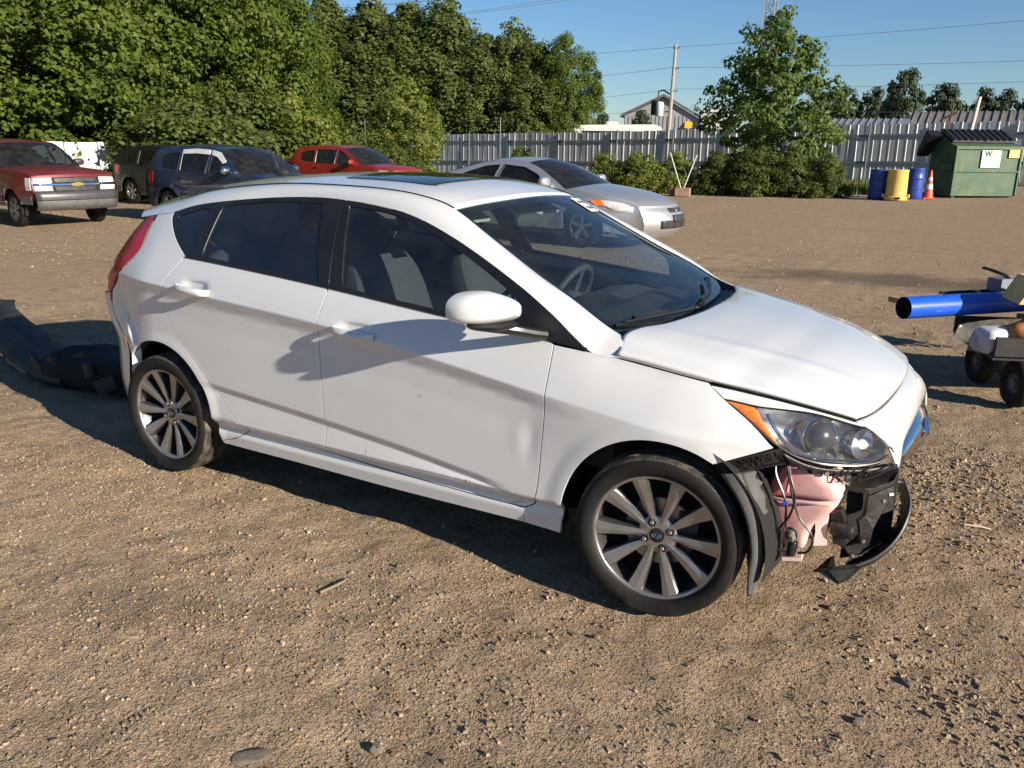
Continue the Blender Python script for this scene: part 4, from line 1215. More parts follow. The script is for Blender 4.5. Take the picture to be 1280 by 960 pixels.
plate([(1.83,-.575,.568),(1.865,-.555,.560),(1.862,-.552,.525),(1.838,-.570,.540)], .004, M['steel'], 'bent_bracket', du, (0, 1, 0), .002)
for (x, y, z) in ((1.965,-.478,.47),(1.925,-.535,.335),(1.90,-.548,.280)): MB().lathe([(0,.006),(.006,.006),(.007,0)], (.6, -.8, 0), (x, y-.004, z), 8).build('screw', M['steel'], du)
MB().box((1.985,-.468,.492), (.004,.016,.008), rz=-.8).build('part_label', M['sticker'], du)
# torn lower bumper lip curling round the corner
A = [(2.004,-.32,.500),(2.037,-.37,.446),(2.038,-.43,.392),(2.014,-.48,.330),(1.967,-.52,.276),(1.915,-.55,.246)]
Mi = [(1.995,-.28,.470),(2.020,-.32,.405),(2.016,-.38,.350),(1.985,-.43,.288),(1.940,-.475,.240),(1.885,-.51,.215)]
B = [(1.979,-.22,.438),(2.003,-.27,.381),(1.998,-.33,.333),(1.965,-.38,.275),(1.922,-.43,.239),(1.870,-.46,.208)]
gl_ = loft(A, Mi, 40, 5, .012, (.6, -.6, -.5)); gl2 = loft(Mi, B, 40, 5)
nz_ = np.random.default_rng(8).normal(0, .0022, gl2.shape); gl2[:, 1:] += nz_[:, 1:]
lp = solidify(gridobj('bumper_lip', gl_, BP, car), .005)
lp['label'] = 'black lower bumper lip torn and curled at the corner'
solidify(gridobj('lip_inner', gl2, BP, lp), .004)
plate([(1.786,-.575,.205),(1.845,-.585,.235),(1.905,-.560,.250),(1.945,-.530,.262),(1.900,-.565,.205),(1.870,-.580,.185),(1.82,-.42,.20)], .012, BP, 'undertray', car, (0, .2, -1), .004)
MB().tube(spline(A, 6), .0045, 6).build('lip_edge', plain('scuffed_edge', (.06, .065, .075), .5), lp, True)
# rust at the torn quarter edge and scratches through the paint
MB().ellipsoid((-1.572, -.800, .628), (.009, .006, .024), 8, 6).build('rust_patch', M['rust'], car, True)
# scuffs: thin bare marks on the bodywork
def scuff(pts, w, mat, s=-1):
    P = [(x, s*(float(side_y(x, z))+.0012), z) for x, z in spline(pts, 5)]
    v = []
    for i, p in enumerate(P):
        k = w*(1-abs(2*i/(len(P)-1)-1)**2)+.0004
        v += [(p[0], p[1], p[2]+k), (p[0], p[1], p[2]-k)]
    MB().add(v, [(2*i, 2*i+1, 2*i+3, 2*i+2) for i in range(len(P)-1)]).build('scratch', mat, car)
sg_ = plain('scratch_grey', (.44, .45, .46), .6); sd_ = plain('scratch_dark', (.36, .35, .33), .7); sw_ = plain('scratch_white', (.85, .85, .84), .4)
for pts, w, mt in (([(-1.655,.93),(-1.645,.905)], .004, sw_), ([(-1.635,.895),(-1.628,.868)], .003, sw_), ([(-.30,.80),(-.23,.775)], .0012, sg_), ([(-.35,.79),(-.26,.765)], .0009, sg_), ([(-.75,.71),(-.742,.70)], .004, sw_),
                   ([(.02,.405),(.028,.375),(.02,.352)], .002, sg_), ([(.78,.60),(.785,.53),(.80,.47)], .0012, sg_), ([(.70,.285),(.76,.30)], .002, sd_), ([(-.10,.60),(-.093,.59)], .0018, sd_), ([(.45,.70),(.456,.69)], .0018, sg_), ([(.30,.66),(.312,.655)], .0016, sd_)):
    scuff(pts, w, mt)
# ------------------------------------------------------------------ the other parked vehicles
M['veh_glass'] = glassmat('parked_glass', (.20, .24, .25), .04)
M['veh_glass_dark'] = glassmat('parked_glass_dark', (.05, .06, .065), .03)
M['veh_lens'] = plain('lamp_lens', (.62, .63, .62), .12, coat=1.0, var=.15, scale=30)
M['silver_trim'] = plain('silver_trim', (.09, .09, .095), .4, metal=.5)
M['grey_bumper'] = plain('grey_bumper', (.085, .085, .09), .55, var=.15, dirt=((.25, .2, .15), .4, 5))

def small_wheel(parent, c, s, r, spokes=6, mat='alloy'):
    w = empty('wheel', c, 0 if s < 0 else math.pi, parent=parent)
    ax = (0, -1, 0); k = r/.33
    MB().lathe([(.20*k,.07),(.23*k,.10),(.29*k,.105),(.32*k,.09),(.33*k,.06),(.33*k,-.06),(.32*k,-.09),(.25*k,-.10),(.2*k,-.08)], ax, (0, 0, 0), 36).build('tyre', M['rubber'], w, True, 40)
    MB().lathe([(.205*k,.085),(.215*k,.09),(.20*k,.06),(.19*k,-.05)], ax, (0, 0, 0), 36).build('rim', M[mat], w, True, 40)
    for i in range(spokes):
        a = 2*math.pi*i/spokes+.3
        er = Vector((math.cos(a), 0, math.sin(a))); et = Vector((-math.sin(a), 0, math.cos(a)))
        v = []
        for rr, hw_, y in ((.03, .03, .07), (.20, .042, .08)):
            for u, dy in ((-hw_, -.03), (-hw_*.8, 0), (hw_*.8, 0), (hw_, -.03)): v.append(er*rr*k+et*u*k+Vector((0, -(y+dy), 0)))
        MB().add(v, [(0,1,5,4),(1,2,6,5),(2,3,7,6)]).build('spoke', M[mat], w)
    MB().lathe([(0,.085),(.045*k,.08),(.05*k,.05)], ax, (0, 0, 0), 16).build('hub_cap', M[mat], w, True)
    MB().lathe([(0,.02),(.2*k,.02)], ax, (0, 0, 0), 24).build('brake_shield', M['dark_void'], w)
    return w

def vehicle(name, label, loc, rz, sp, scale=1.0):
    root = empty(name, (loc[0], loc[1], float(ground_h(loc[0], loc[1]))+.004), rz, label, 'car' if sp.get('cat') is None else sp['cat'], 'vehicles parked along the back of the lot')
    root.scale = (scale,)*3
    pm, hw, wr, wb = sp['paint'], sp['hw'], sp['wr'], sp['wb']
    belt = pchip([p[0] for p in sp['belt']], [p[1] for p in sp['belt']])
    xf, xb, zs, zr = sp['xf'], sp['xb'], sp['zs'], sp['zr']
    yr = sp['yr']
    def sy(x, z, off=0.0):
        W = hw*(1-sp.get('tf', .16)*sst(xf-.9, xf+.1, x)**2-sp.get('tb', .10)*sst(xb+.7, xb-.05, x)**2)
        b = belt(x)
        t = np.clip((z-zs)/(b-zs), 0, 1)
        low = W*(.945+.055*np.sin(math.pi*np.clip(.08+.72*t, 0, 1)))
        cr = sp.get('crease', .62)
        low = low-.012*np.exp(-((t-cr+.10)/.07)**2)+.006*np.exp(-((t-cr)/.04)**2)
        yb_ = W*(.945+.055*math.sin(math.pi*.80))
        u = np.clip((z-b)/(zr-b), 0, 1.2)
        yr_ = yr*(1-.06*sst(xb+1.2, xb, x))
        y = np.where(z > b, yb_+(np.minimum(yr_, yb_)-yb_)*(.8*u+.2*u*u), low)
        for cx in (wb/2, -wb/2):
            rr = np.hypot(x-cx, z-wr)
            y = y+.022*(1-sst(wr+.09, wr+.15, rr))
        return y+off
    fn = lambda s, off=0.0: (lambda P: np.stack([P[:, 0], s*sy(P[:, 0], P[:, 1], off), P[:, 1]], -1))
    ra = wr+.065
    hood, pil, roof, rear = sp['hood'], sp['pillar'], sp['roof'], sp['rear']
    dl = sp['doors']
    def bl(a, b_, n=8): return [(x, float(belt(x))) for x in np.linspace(a, b_, n)]
    def archpts(cx, a0, a1): return arc(cx, wr, ra, a0, a1, 12)
    a0 = math.degrees(math.asin((zs-wr)/ra))
    hx = hood[-1][0]
    fend = [tuple(p[:2]) for p in spline([q[:2] for q in hood], 4)[::-1]]      # cowl -> nose
    fo = bl(dl[0], hx, 4)[:-1]+fend+[tuple(p[:2]) for p in spline(sp['front'], 3)[1:] if p[1] > zs-.12]+archpts(wb/2, a0, 180-a0)+[(dl[0], zs)]
    ro = bl(sp['back'][0][0]+.002, dl[-1], 8)+[(dl[-1], zs)]+archpts(-wb/2, a0, 180-a0)+[tuple(p[:2]) for p in spline(sp['back'], 3)[::-1] if p[1] > zs-.12][:-1]
    edge = [tuple(p) for p in spline([q[:2] for q in pil], 4)]+[tuple(p) for p in spline([q[:2] for q in roof], 4)[1:]]+[tuple(p) for p in spline([q[:2] for q in rear], 4)[1:]]
    xe = edge[-1][0]
    up_o = [(x, float(belt(x))+.003) for x in np.linspace(xe, edge[0][0]-.02, 14)]+edge[:-1]
    for s, fl in ((-1, False), (1, True)):
        patch('fender', fo, fn(s), pm, root, .07, fl)
        patch('quarter_panel', ro, fn(s), pm, root, .07, fl)
        drs = []
        for i in range(len(dl)-1):
            dpoly = bl(dl[i+1], dl[i], 6)+[(dl[i], zs), (dl[i+1], zs)]
            if i == len(dl)-2 and dl[i+1] < -wb/2+ra:      # rear door cut by the arch
                cx = -wb/2
                th = math.degrees(math.acos(min(1, max(-1, (dl[i+1]-cx)/ra))))
                dpoly = bl(dl[i+1], dl[i], 6)+[(dl[i], zs)]+arc(cx, wr, ra, a0, th, 8)
            d = patch('door', dpoly, fn(s), pm, root, .07, fl)
            drs.append(d)
            hz_ = float(belt(dl[i+1]))-.10
            MB().tube([(dl[i+1]+.06, s*float(sy(dl[i+1]+.06, hz_, .01)), hz_), (dl[i+1]+.12, s*float(sy(dl[i+1]+.12, hz_, .035)), hz_), (dl[i+1]+.24, s*float(sy(dl[i+1]+.24, hz_, .01)), hz_)], .016, 6).build('door_handle', sp.get('handle', pm), d, True)
        frame = patch('window_frame', up_o, fn(s), pm, root, .07, fl, holes=[np.array(g) for g in sp['glass']], gap=.001)
        for g in sp['glass']:
            patch('side_window', g, fn(s, -.008), sp.get('tint', M['veh_glass_dark']), root, .12, fl, gap=-.004, thick=.004)
            lp_ = np.array(g); lp_ = np.vstack([lp_, lp_[:1]])
            MB().tube([(p[0], s*float(sy(p[0], p[1], .0)), p[1]) for p in loop_even(np.array(g), .12)]+[(g[0][0], s*float(sy(g[0][0], g[0][1])), g[0][1])], .012, 5, cap=False).build('window_seal', M['black_trim'], root, True)
        patch('sill', [(-wb/2+ra, zs-.09), (wb/2-ra, zs-.09), (wb/2-ra, zs-.005), (-wb/2+ra, zs-.005)], fn(s, -.02), sp.get('sill', M['black_plastic']), root, .15, fl)
        for cx in (wb/2, -wb/2):
            b = MB(); b.grid([[(cx+q*math.cos(a), s*yy, wr+q*math.sin(a)) for a in np.linspace(R(-15), R(195), 18)] for q, yy in ((.04, hw*.62), (ra+.03, hw*.62), (ra+.02, hw*.93))])
            b.build('wheel_house', M['dark_void'], root)
            small_wheel(root, (cx, s*(hw-.13), wr), s, wr, sp.get('spokes', 6), sp.get('rim', 'alloy'))
        mx, mz = sp['mirror']
        mr = empty('door_mirror', parent=root)
        ym = float(sy(mx, mz))
        MB().ellipsoid((mx, s*(ym+.13), mz+.03), (.075, .13, .085), 16, 10, .75).build('mirror_housing', sp.get('mirror_mat', pm), mr, True)
        MB().tube([(mx+.02, s*(ym-.02), mz-.03), (mx, s*(ym+.09), mz-.01)], .03, 6).build('mirror_arm', M['black_plastic'], mr, True)
        for poly, mt, nm, off in sp.get('side_parts', ()):
            patch(nm, poly, fn(s, off), M[mt] if isinstance(mt, str) else mt, root, .06, fl, gap=0)
    def rows(E, n=4, m=17, v0=-1.0, v1=1.0, off=0.0):
        Es = spline(E, n)
        vv = np.linspace(v0, v1, m)
        out = []
        for (x, z, cr, bw) in Es:
            y = float(sy(x, z))
            out.append([(x+bw*(1-v*v), v*y, z+cr*(1-v*v)) for v in vv])
        out = np.array(out)
        if off:
            du = np.gradient(out, axis=0); dv = np.gradient(out, axis=1); nn = np.cross(dv, du)
            nn /= np.maximum(np.linalg.norm(nn, axis=2), 1e-9)[..., None]
            out = out+nn*off
        return out
    solidify(gridobj('hood', rows(hood), pm, root, True), .02, 0)
    ws_ = gridobj('windscreen', rows(pil), M['veh_glass'], root, True)
    gridobj('roof', rows(roof), sp.get('roof_paint', pm), root, True)
    gridobj('tailgate', rows(rear), pm, root, True)
    if sp.get('rear_glass'): gridobj('rear_window', rows(sp['rear_glass'], m=15, v0=-.82, v1=.82, off=.008), M['veh_glass_dark'], root, True)
    gridobj('front_fascia', rows(sp['front']), sp.get('front_paint', pm), root, False)
    gridobj('rear_fascia', rows(sp['back']), sp.get('back_paint', pm), root, True)
    for E, v0, v1, mt, nm, off in sp.get('front_parts', ()):
        o = solidify(gridobj(nm, rows(E, 4, 13, v0, v1, -off), M[mt] if isinstance(mt, str) else mt, root, False), .02, 0)
    # cabin: floor, dash, seats, wheel
    MB().box((0, 0, zs+.02), (wb*.98, hw*1.5, .06)).build('floor_pan', M['dark_void'], root)
    cx_ = hood[-1][0]; cz_ = hood[-1][1]
    MB().box((cx_-.28, 0, cz_-.16), (.5, hw*1.5, .22)).build('dashboard', M['cabin'], root)
    MB().box((cx_+.1, 0, (cz_+zs)/2-.05), (.06, hw*1.55, cz_-zs-.1)).build('bulkhead', M['dark_void'], root)
    for y in (-.40, .40):
        MB().ellipsoid((cx_-1.25, y, cz_-.10), (.12, .25, .40), 12, 8, .6).ellipsoid((cx_-1.35, y, cz_+.32), (.06, .13, .10), 10, 6, .7).build('front_seat', M['seat_cloth'], root, True)
    MB().tube([(cx_-.55+.10*math.cos(a)*.5, .40+.18*math.sin(a), cz_-.06+.17*math.cos(a)) for a in np.linspace(0, 2*math.pi, 21)], .015, 6, cap=False).build('steering_wheel', M['cabin'], root, True)
    if sp.get('rear_seat', True): MB().box((cx_-2.2, 0, cz_-.12), (.2, hw*1.4, .6), ry=R(-15)).build('rear_seat', M['seat_cloth'], root)
    return root

def vpaint(n, c, metal=.0, rough=.38): return paint(n, c, rough, metal, .45, dust=(.30, .26, .2), dust_amt=.12)
# blue suv
blue = vpaint('blue_paint', (.016, .028, .065), .3)
suv_front = [(2.22,.95,.02,.20),(2.26,.80,.0,.22),(2.30,.60,.0,.22),(2.27,.42,.0,.20),(2.15,.30,0,.18)]
SUV = dict(paint=blue, hw=.92, wr=.36, wb=2.72, xf=2.22, xb=-2.20, zs=.36, zr=1.66, yr=.66, belt=[(-2.3,1.16),(-1,1.12),(.9,1.05),(1.2,1.04),(2.3,.90)],
    hood=[(2.22,.95,.02,.20),(1.9,1.03,.05,.14),(1.5,1.07,.06,.08),(1.08,1.10,.05,.10)], pillar=[(1.06,1.11,.04,.12),(.78,1.30,.04,.10),(.50,1.48,.04,.08),(.22,1.61,.04,.06)],
    roof=[(.22,1.61,.04,.06),(-.1,1.66,.05,.02),(-.8,1.68,.05,0),(-1.5,1.65,.05,-.04),(-1.85,1.60,.05,-.08)], rear=[(-1.85,1.60,.05,-.08),(-2.0,1.42,.02,-.10),(-2.12,1.22,.0,-.12),(-2.17,1.16,0,-.12)],
    rear_glass=[(-1.90,1.54,.04,-.09),(-2.0,1.42,.02,-.10),(-2.10,1.25,.0,-.12)],
    front=suv_front, back=[(-2.17,1.16,0,-.12),(-2.20,.9,0,-.14),(-2.24,.65,0,-.14),(-2.22,.45,0,-.12),(-2.12,.32,0,-.10)],
    doors=[.98,-.02,-.98], mirror=(.70,1.17),
    glass=[[(-.0,1.13),(.60,1.11),(.66,1.14),(.42,1.36),(.20,1.50),(.02,1.54)],[(-.92,1.16),(-.10,1.135),(-.07,1.55),(-.5,1.57),(-.95,1.55)],[(-1.02,1.18),(-1.04,1.54),(-1.35,1.52),(-1.62,1.45),(-1.50,1.22)]],
    side_parts=[([(-2.05,1.14),(-1.82,1.12),(-1.88,.86),(-2.08,.90)],'tail_red','tail_lamp',.006),([(2.05,.96),(1.72,.97),(1.90,.82),(2.15,.80)],'veh_lens','headlight',.006)],
    front_parts=[([(2.245,.84,.0,.215),(2.28,.68,.0,.22)],-.55,.55,'black_plastic','grille',.012),([(2.285,.66,0,.22),(2.28,.42,0,.20)],-.9,.9,'black_plastic','bumper_insert',.010)],
    mirror_mat=M['chrome'], tint=M['veh_glass_dark'])
vis = plain('sun_glare_visor', (.66, .67, .68), .25, coat=1.0)  # visors whitened: the sun they reflect is put into this colour
SUV['side_parts'] = SUV['side_parts']+[([(.01,1.51),(.20,1.47),(.42,1.325),(.50,1.385),(.28,1.565),(.0,1.615)],vis,'window_visor',.014),([(-.95,1.52),(-.5,1.535),(-.06,1.515),(-.06,1.615),(-.5,1.635),(-.95,1.61)],vis,'window_visor',.014)]
vehicle('suv', 'dark blue suv with window visors whitened with painted sun glare parked behind the white hatchback', (-11.35, 8.75), R(0), SUV, .88)
# black suv
BSUV = dict(SUV); BSUV['paint'] = paint('black_paint', (.004, .005, .005), .5, 0, .12, dust=(.03, .03, .03), dust_amt=.03); BSUV['tb'] = .05; BSUV['mirror_mat'] = BSUV['paint']; BSUV['rim'] = 'alloy'
BSUV['side_parts'] = SUV['side_parts'][:2]
vehicle('suv', 'black suv behind the pickup, mostly hidden by the blue one', (-17.05, 11.95), R(-2), BSUV, .88)
# red suv
RSUV = dict(SUV); RSUV['paint'] = vpaint('red_paint', (.26, .018, .012), .2); RSUV['mirror_mat'] = RSUV['paint']
RSUV['side_parts'] = SUV['side_parts'][:2]
RSUV['tint'] = M['veh_glass']
vehicle('suv', 'bright red suv left of the light green young tree', (-15.2, 16.6), R(0), RSUV, .90)
# silver coupe
silv = vpaint('silver_paint', (.46, .47, .49), .6, .36)
CP = dict(paint=silv, hw=.91, wr=.33, wb=2.57, xf=2.20, xb=-2.15, zs=.28, zr=1.33, yr=.56, tf=.22, crease=.7, belt=[(-2.2,.98),(-1.0,.95),(.3,.91),(1.0,.89),(1.5,.86),(2.3,.70)],
    hood=[(2.20,.66,.0,.26),(2.05,.73,.03,.22),(1.75,.80,.06,.14),(1.3,.87,.07,.08),(.98,.905,.06,.10)], pillar=[(.97,.91,.06,.14),(.65,1.08,.06,.12),(.35,1.22,.06,.10),(.08,1.305,.05,.08)],
    roof=[(.08,1.305,.05,.08),(-.2,1.335,.05,.03),(-.55,1.325,.05,-.03),(-.95,1.26,.05,-.08)], rear=[(-.95,1.26,.05,-.08),(-1.35,1.14,.05,-.10),(-1.75,1.02,.05,-.08),(-2.08,.985,.03,-.08)],
    rear_glass=[(-.98,1.25,.05,-.08),(-1.35,1.14,.05,-.10),(-1.66,1.045,.05,-.09)],
    front=[(2.20,.66,.0,.26),(2.25,.58,.0,.28),(2.30,.46,.0,.28),(2.29,.32,.0,.27),(2.20,.20,0,.24)], back=[(-2.08,.985,.03,-.08),(-2.15,.8,0,-.12),(-2.18,.55,0,-.14),(-2.10,.28,0,-.12)],
    doors=[.95,-.38], mirror=(.62,.98), rear_seat=True, spokes=5,
    glass=[[(-.42,.955),(.52,.93),(.60,.96),(.34,1.12),(.05,1.22),(-.38,1.255)],[(-.50,.965),(-.48,1.25),(-.75,1.225),(-1.08,1.12),(-1.32,1.01),(-1.25,.985)]],
    side_parts=[([(2.14,.665),(1.98,.725),(1.74,.762),(1.62,.765),(1.70,.69),(1.86,.615),(2.12,.575)],'veh_lens','headlight',.006),([(1.64,.765),(1.44,.758),(1.54,.70),(1.72,.672)],'amber','turn_signal',.010),([(-1.85,.95),(-2.05,.93),(-2.05,.78),(-1.85,.82)],'tail_red','tail_lamp',.006)],
    front_parts=[([(2.215,.635,.0,.265),(2.25,.575,.0,.28)],-.30,-.04,'black_plastic','grille',.010),([(2.215,.635,.0,.265),(2.25,.575,.0,.28)],.04,.30,'black_plastic','grille',.010),([(2.30,.46,.0,.28),(2.30,.34,.0,.275)],-.62,.62,'black_plastic','air_intake',.010),([(2.275,.54,.0,.285),(2.305,.43,.0,.285)],-.25,.25,'ink','plate',.022)],
    tint=M['veh_glass_dark'])
cp = vehicle('coupe', 'silver two door coupe with its nose showing beyond the windscreen', (-5.14, 10.0), R(-3), CP, 1.0)
eb = MB()
for a in (90, 210, 330):
    c_, s_ = math.cos(R(a))*.032, math.sin(R(a))*.032; t_ = R(a)
    q = [(0, 0), (math.cos(t_-R(30))*.032, math.sin(t_-R(30))*.032), (math.cos(t_)*.056, math.sin(t_)*.056), (math.cos(t_+R(30))*.032, math.sin(t_+R(30))*.032)]
    eb.prism(q, (0, .008), lambda u, v, t: (2.515+t-.2*v, u, .62+v))
eb.build('emblem', M['chrome'], cp)
# red pickup
red = vpaint('maroon_paint', (.135, .009, .013), .1)
PK = dict(cat='truck', paint=red, hw=1.0, wr=.39, wb=3.6, xf=2.72, xb=-2.85, zs=.52, zr=1.86, yr=.72, tf=.08, tb=.03, belt=[(-2.9,1.30),(-1.4,1.28),(.9,1.24),(1.1,1.23),(2.8,1.12)],
    hood=[(2.72,1.13,.03,.10),(2.4,1.20,.06,.07),(1.8,1.24,.07,.05),(1.10,1.27,.06,.08)], pillar=[(1.08,1.28,.05,.12),(.80,1.50,.05,.10),(.55,1.70,.05,.08),(.36,1.80,.05,.06)],
    roof=[(.36,1.80,.05,.06),(.1,1.85,.05,.02),(-.6,1.87,.05,0),(-1.25,1.82,.05,-.03)], rear=[(-1.25,1.82,.05,-.03),(-1.36,1.55,.02,-.03),(-1.42,1.30,.0,0),(-2.1,1.295,-.02,0),(-2.80,1.30,0,-.02)],
    rear_glass=[(-1.29,1.74,.03,-.03),(-1.36,1.55,.02,-.03),(-1.40,1.40,.0,0)],
    front=[(2.72,1.13,.03,.10),(2.76,1.0,0,.10),(2.78,.75,0,.10),(2.72,.60,0,.09)], back=[(-2.80,1.30,0,-.02),(-2.86,1.0,0,-.02),(-2.86,.6,0,-.02),(-2.8,.5,0,-.02)],
    doors=[1.0,-.25,-1.3], mirror=(.78,1.36), handle=M['black_plastic'], rim='alloy', sill=red,
    glass=[[(-.20,1.33),(.62,1.31),(.72,1.36),(.52,1.60),(.30,1.74),(-.20,1.77)],[(-1.20,1.34),(-.30,1.335),(-.30,1.77),(-.8,1.77),(-1.15,1.72)]],
    side_parts=[([(2.70,1.10),(2.52,1.10),(2.52,.83),(2.70,.83)],'veh_lens','headlight',.012),([(2.70,.70),(2.44,.70),(2.30,.62),(2.24,.52),(2.66,.52)],'grey_bumper','bumper_corner',.03),([(1.0,.53),(1.28,.53),(1.30,.72),(1.0,.72)],'grey_bumper','cladding',.02)],
    front_parts=[([(2.735,1.09,.02,.10),(2.765,.95,0,.10)],-.97,-.58,'veh_lens','headlight',.02),([(2.735,1.09,.02,.10),(2.765,.95,0,.10)],.58,.97,'veh_lens','headlight',.02),
                 ([(2.768,.93,0,.10),(2.778,.82,0,.10)],-.97,-.58,'veh_lens','lower_headlight',.02),([(2.768,.93,0,.10),(2.778,.82,0,.10)],.58,.97,'veh_lens','lower_headlight',.02),
                 ([(2.735,1.09,.02,.10),(2.76,.985,0,.10)],-.55,.55,'black_plastic','grille',.015),([(2.77,.92,0,.10),(2.778,.80,0,.10)],-.55,.55,'black_plastic','grille',.015),([(2.762,.98,0,.10),(2.77,.925,0,.10)],-.98,.98,'chrome','grille_bar',.03),
                 ([(2.80,.78,0,.11),(2.84,.72,0,.11),(2.84,.62,0,.11)],-1.0,1.0,'silver_trim','bumper',.05),([(2.83,.62,0,.11),(2.82,.52,0,.11),(2.74,.44,0,.10)],-1.0,1.0,'grey_bumper','bumper_lower',.05)],
    mirror_mat=M['black_plastic'], tint=M['veh_glass'])
pk = vehicle('pickup_truck', 'dark red pickup truck with grey bumper cut off by the left edge', (-15.50, 6.75), R(-8), PK, .83)
bt = MB()
bt.prism([(-.13,-.03),(-.05,-.03),(-.05,-.045),(.05,-.045),(.05,-.03),(.13,-.03),(.13,.03),(.05,.03),(.05,.045),(-.05,.045),(-.05,.03),(-.13,.03)], (0, .02), lambda u, v, t: (2.905+t, u, .955+v))
bt.build('emblem', plain('gold_emblem', (.55, .42, .16), .3, metal=.8), pk)
# ------------------------------------------------------------------ metal fence
M['fence'] = plain('galvanised_sheet', (.40, .41, .42), .42, metal=.55, var=.25, scale=3, dirt=((.30, .27, .24), .5, 1.5))
M['fence_rail'] = plain('fence_rail', (.15, .16, .18), .5, metal=.5, var=.25, scale=4)  # darker than the sheets: shade on the rail faces is in this colour
fe = empty('metal_fence', (-38.5, 42, 0), 0, 'tall grey fence of ribbed metal sheets along the back of the lot', 'fence')
sec = [(0,0),(.285,0),(.307,-.020),(.343,-.020),(.365,0),(.372,.004)]
ms = MB()
ms.grid([[(u, v, z) for u, v in sec] for z in (0, 1)])
stripe = bpy.data.meshes.new('fence_sheet'); stripe.from_pydata(ms.v, [], ms.f); stripe.materials.append(M['fence'])
rs = random.Random(4)
fx0, fx1 = -38.5, 32.0
nst = int((fx1-fx0)/.372)
for i in range(nst):
    x = fx0+i*.372
    o = bpy.data.objects.new('sheet', stripe); COL.objects.link(o); o.parent = fe
    g = float(gz(x, 42))
    hgt = float(np.interp(x, [-38.5, -21, -5, 2, 18], [2.48, 2.42, 2.62, 2.66, 2.66]))+rs.uniform(-.03, .03)
    o.location = (x-fx0, rs.uniform(-.006, .006), g-.02)
    o.rotation_euler = (rs.uniform(-.012, .012), rs.uniform(-.006, .006), 0)
    o.scale = (1, 1, hgt)
for k in range(int((fx1-fx0)/3.3)+1):
    x = fx0+.6+k*3.3
    g = float(gz(x, 42)); hh = float(np.interp(x, [-38.5, -21, -5, 2, 18], [2.48, 2.42, 2.62, 2.66, 2.66]))
    MB().tube([(x-fx0, -.17, g-.1), (x-fx0+rs.uniform(-.03, .10), -.17, g+hh+.06)], .042, 8).build('post', M['fence_rail'], fe, True)
    for fz in (.80, .32):
        x2 = min(x+3.3, fx1); g2 = float(gz(x2, 42))
        b = MB()
        d = math.atan2(g2-g, x2-x)
        b.box(((x+x2)/2-fx0, -.085, (g+g2)/2+hh*fz), (x2-x-.01, .07, .10), ry=-d)
        b.build('rail', M['fence_rail'], fe)
# thin stakes sticking up along the fence
for (x, y, h, lab) in ((-19.4, 31.6, 2.9, 'thin pole standing in front of the fence beside the silver coupe roof'), (-28.9, 33.2, 3.1, 'thin pole rising behind the red suv')):
    tag(MB().tube([(x, y, float(gz(x, y))-.1), (x+.03, y, float(gz(x, y))+h)], .028, 6).build('pole', M['fence_rail'], None, True), lab, 'pole', 'thin poles at the fence')
tag(MB().tube([(-.34, 34.5, .05), (.02, 34.5, 3.48)], [.075, .07], 8).build('steel_post', plain('cream_steel', (.55, .52, .44), .6), None, True), 'pale leaning steel post behind the green dumpster', 'post')
tag(MB().tube([(-1.15, 35.5, .05), (-.9, 35.5, 3.3)], .03, 6).tube([(-1.25, 35.5, 2.7), (-.75, 35.5, 2.95)], .05, 6).build('rusty_mast', M['rust'], None, True), 'thin dark mast with a bracket left of the pale post', 'post')
# white board wall on the left
M['white_board'] = plain('white_board', (.62, .62, .60), .6, var=.15, scale=4, dirt=((.3, .28, .22), .4, 2))
ww = empty('white_wall', (-22.5, 6.0, 0), 0, 'white board wall under the trees behind the pickup', 'wall')
for k in range(14):
    a = np.array([-22.9+k*.13, 6.0+k*.98]); L = .97
    dx, dy = .13, .98
    b = MB().box((0, 0, 0), (.96, .04, 1.62+(.03 if k % 3 else 0)))
    o = b.build('board', M['white_board'], ww)
    o.location = (a[0]+dx/2+22.5, a[1]+dy/2-6.0, .68)
    o.rotation_euler = (0, 0, math.atan2(dy, dx))
    if k in (9, 10, 12): o.hide_render = False
gp_ = plain('grey_panel', (.16, .17, .18), .7)
tag(MB().box((-21.1, 17.6, .62), (1.6, .06, 1.55), rz=R(80)).build('grey_panel', gp_, None), 'dark grey panel leaning at the end of the white wall', 'panel')
yl = empty('yellow_bin', (-20.4, 11.9, float(gz(-20.4, 11.9))), R(20), 'yellow plastic bin between the pickup and the black suv', 'bin')
M['yellow'] = plain('yellow_plastic', (.72, .42, .035), .5)
MB().prism([(-.45,.05),(.45,.05),(.52,.72),(-.52,.72)], (-.35, .35), lambda u, v, t: (u, t, v)).build('bin_body', M['yellow'], yl)
MB().box((0, 0, .76), (1.12, .80, .07)).build('bin_lid', M['yellow'], yl)

# ------------------------------------------------------------------ dumpster, drums, cone
M['green'] = plain('dumpster_green', (.040, .105, .056), .55, var=.25, scale=4, dirt=((.22, .17, .10), .45, 2.2))
M['lid_black'] = plain('lid_plastic', (.012, .012, .014), .5)
DH = R(35)
DB = (.02, 27.35, float(gz(.02, 27.35)))
dp = empty('dumpster', DB, DH, 'green steel dumpster with black lids and a white sign', 'dumpster')
prof = [(0,.06),(0,1.58),(.35,1.66),(1.25,2.02),(1.62,1.72),(1.62,.06)]
MB().prism(prof, (0, 2.5), lambda u, v, t: (t, u, v)).build('bin_body', M['green'], dp)
MB().box((1.25, -.03, 1.535), (2.54, .06, .09)).build('top_rim', M['green'], dp)
MB().box((1.25, -.02, .82), (2.46, .045, .05)).build('front_rib', M['green'], dp)
for x in (.02, 2.48): MB().box((x, -.025, .8), (.06, .05, 1.45)).build('corner_post', M['green'], dp)
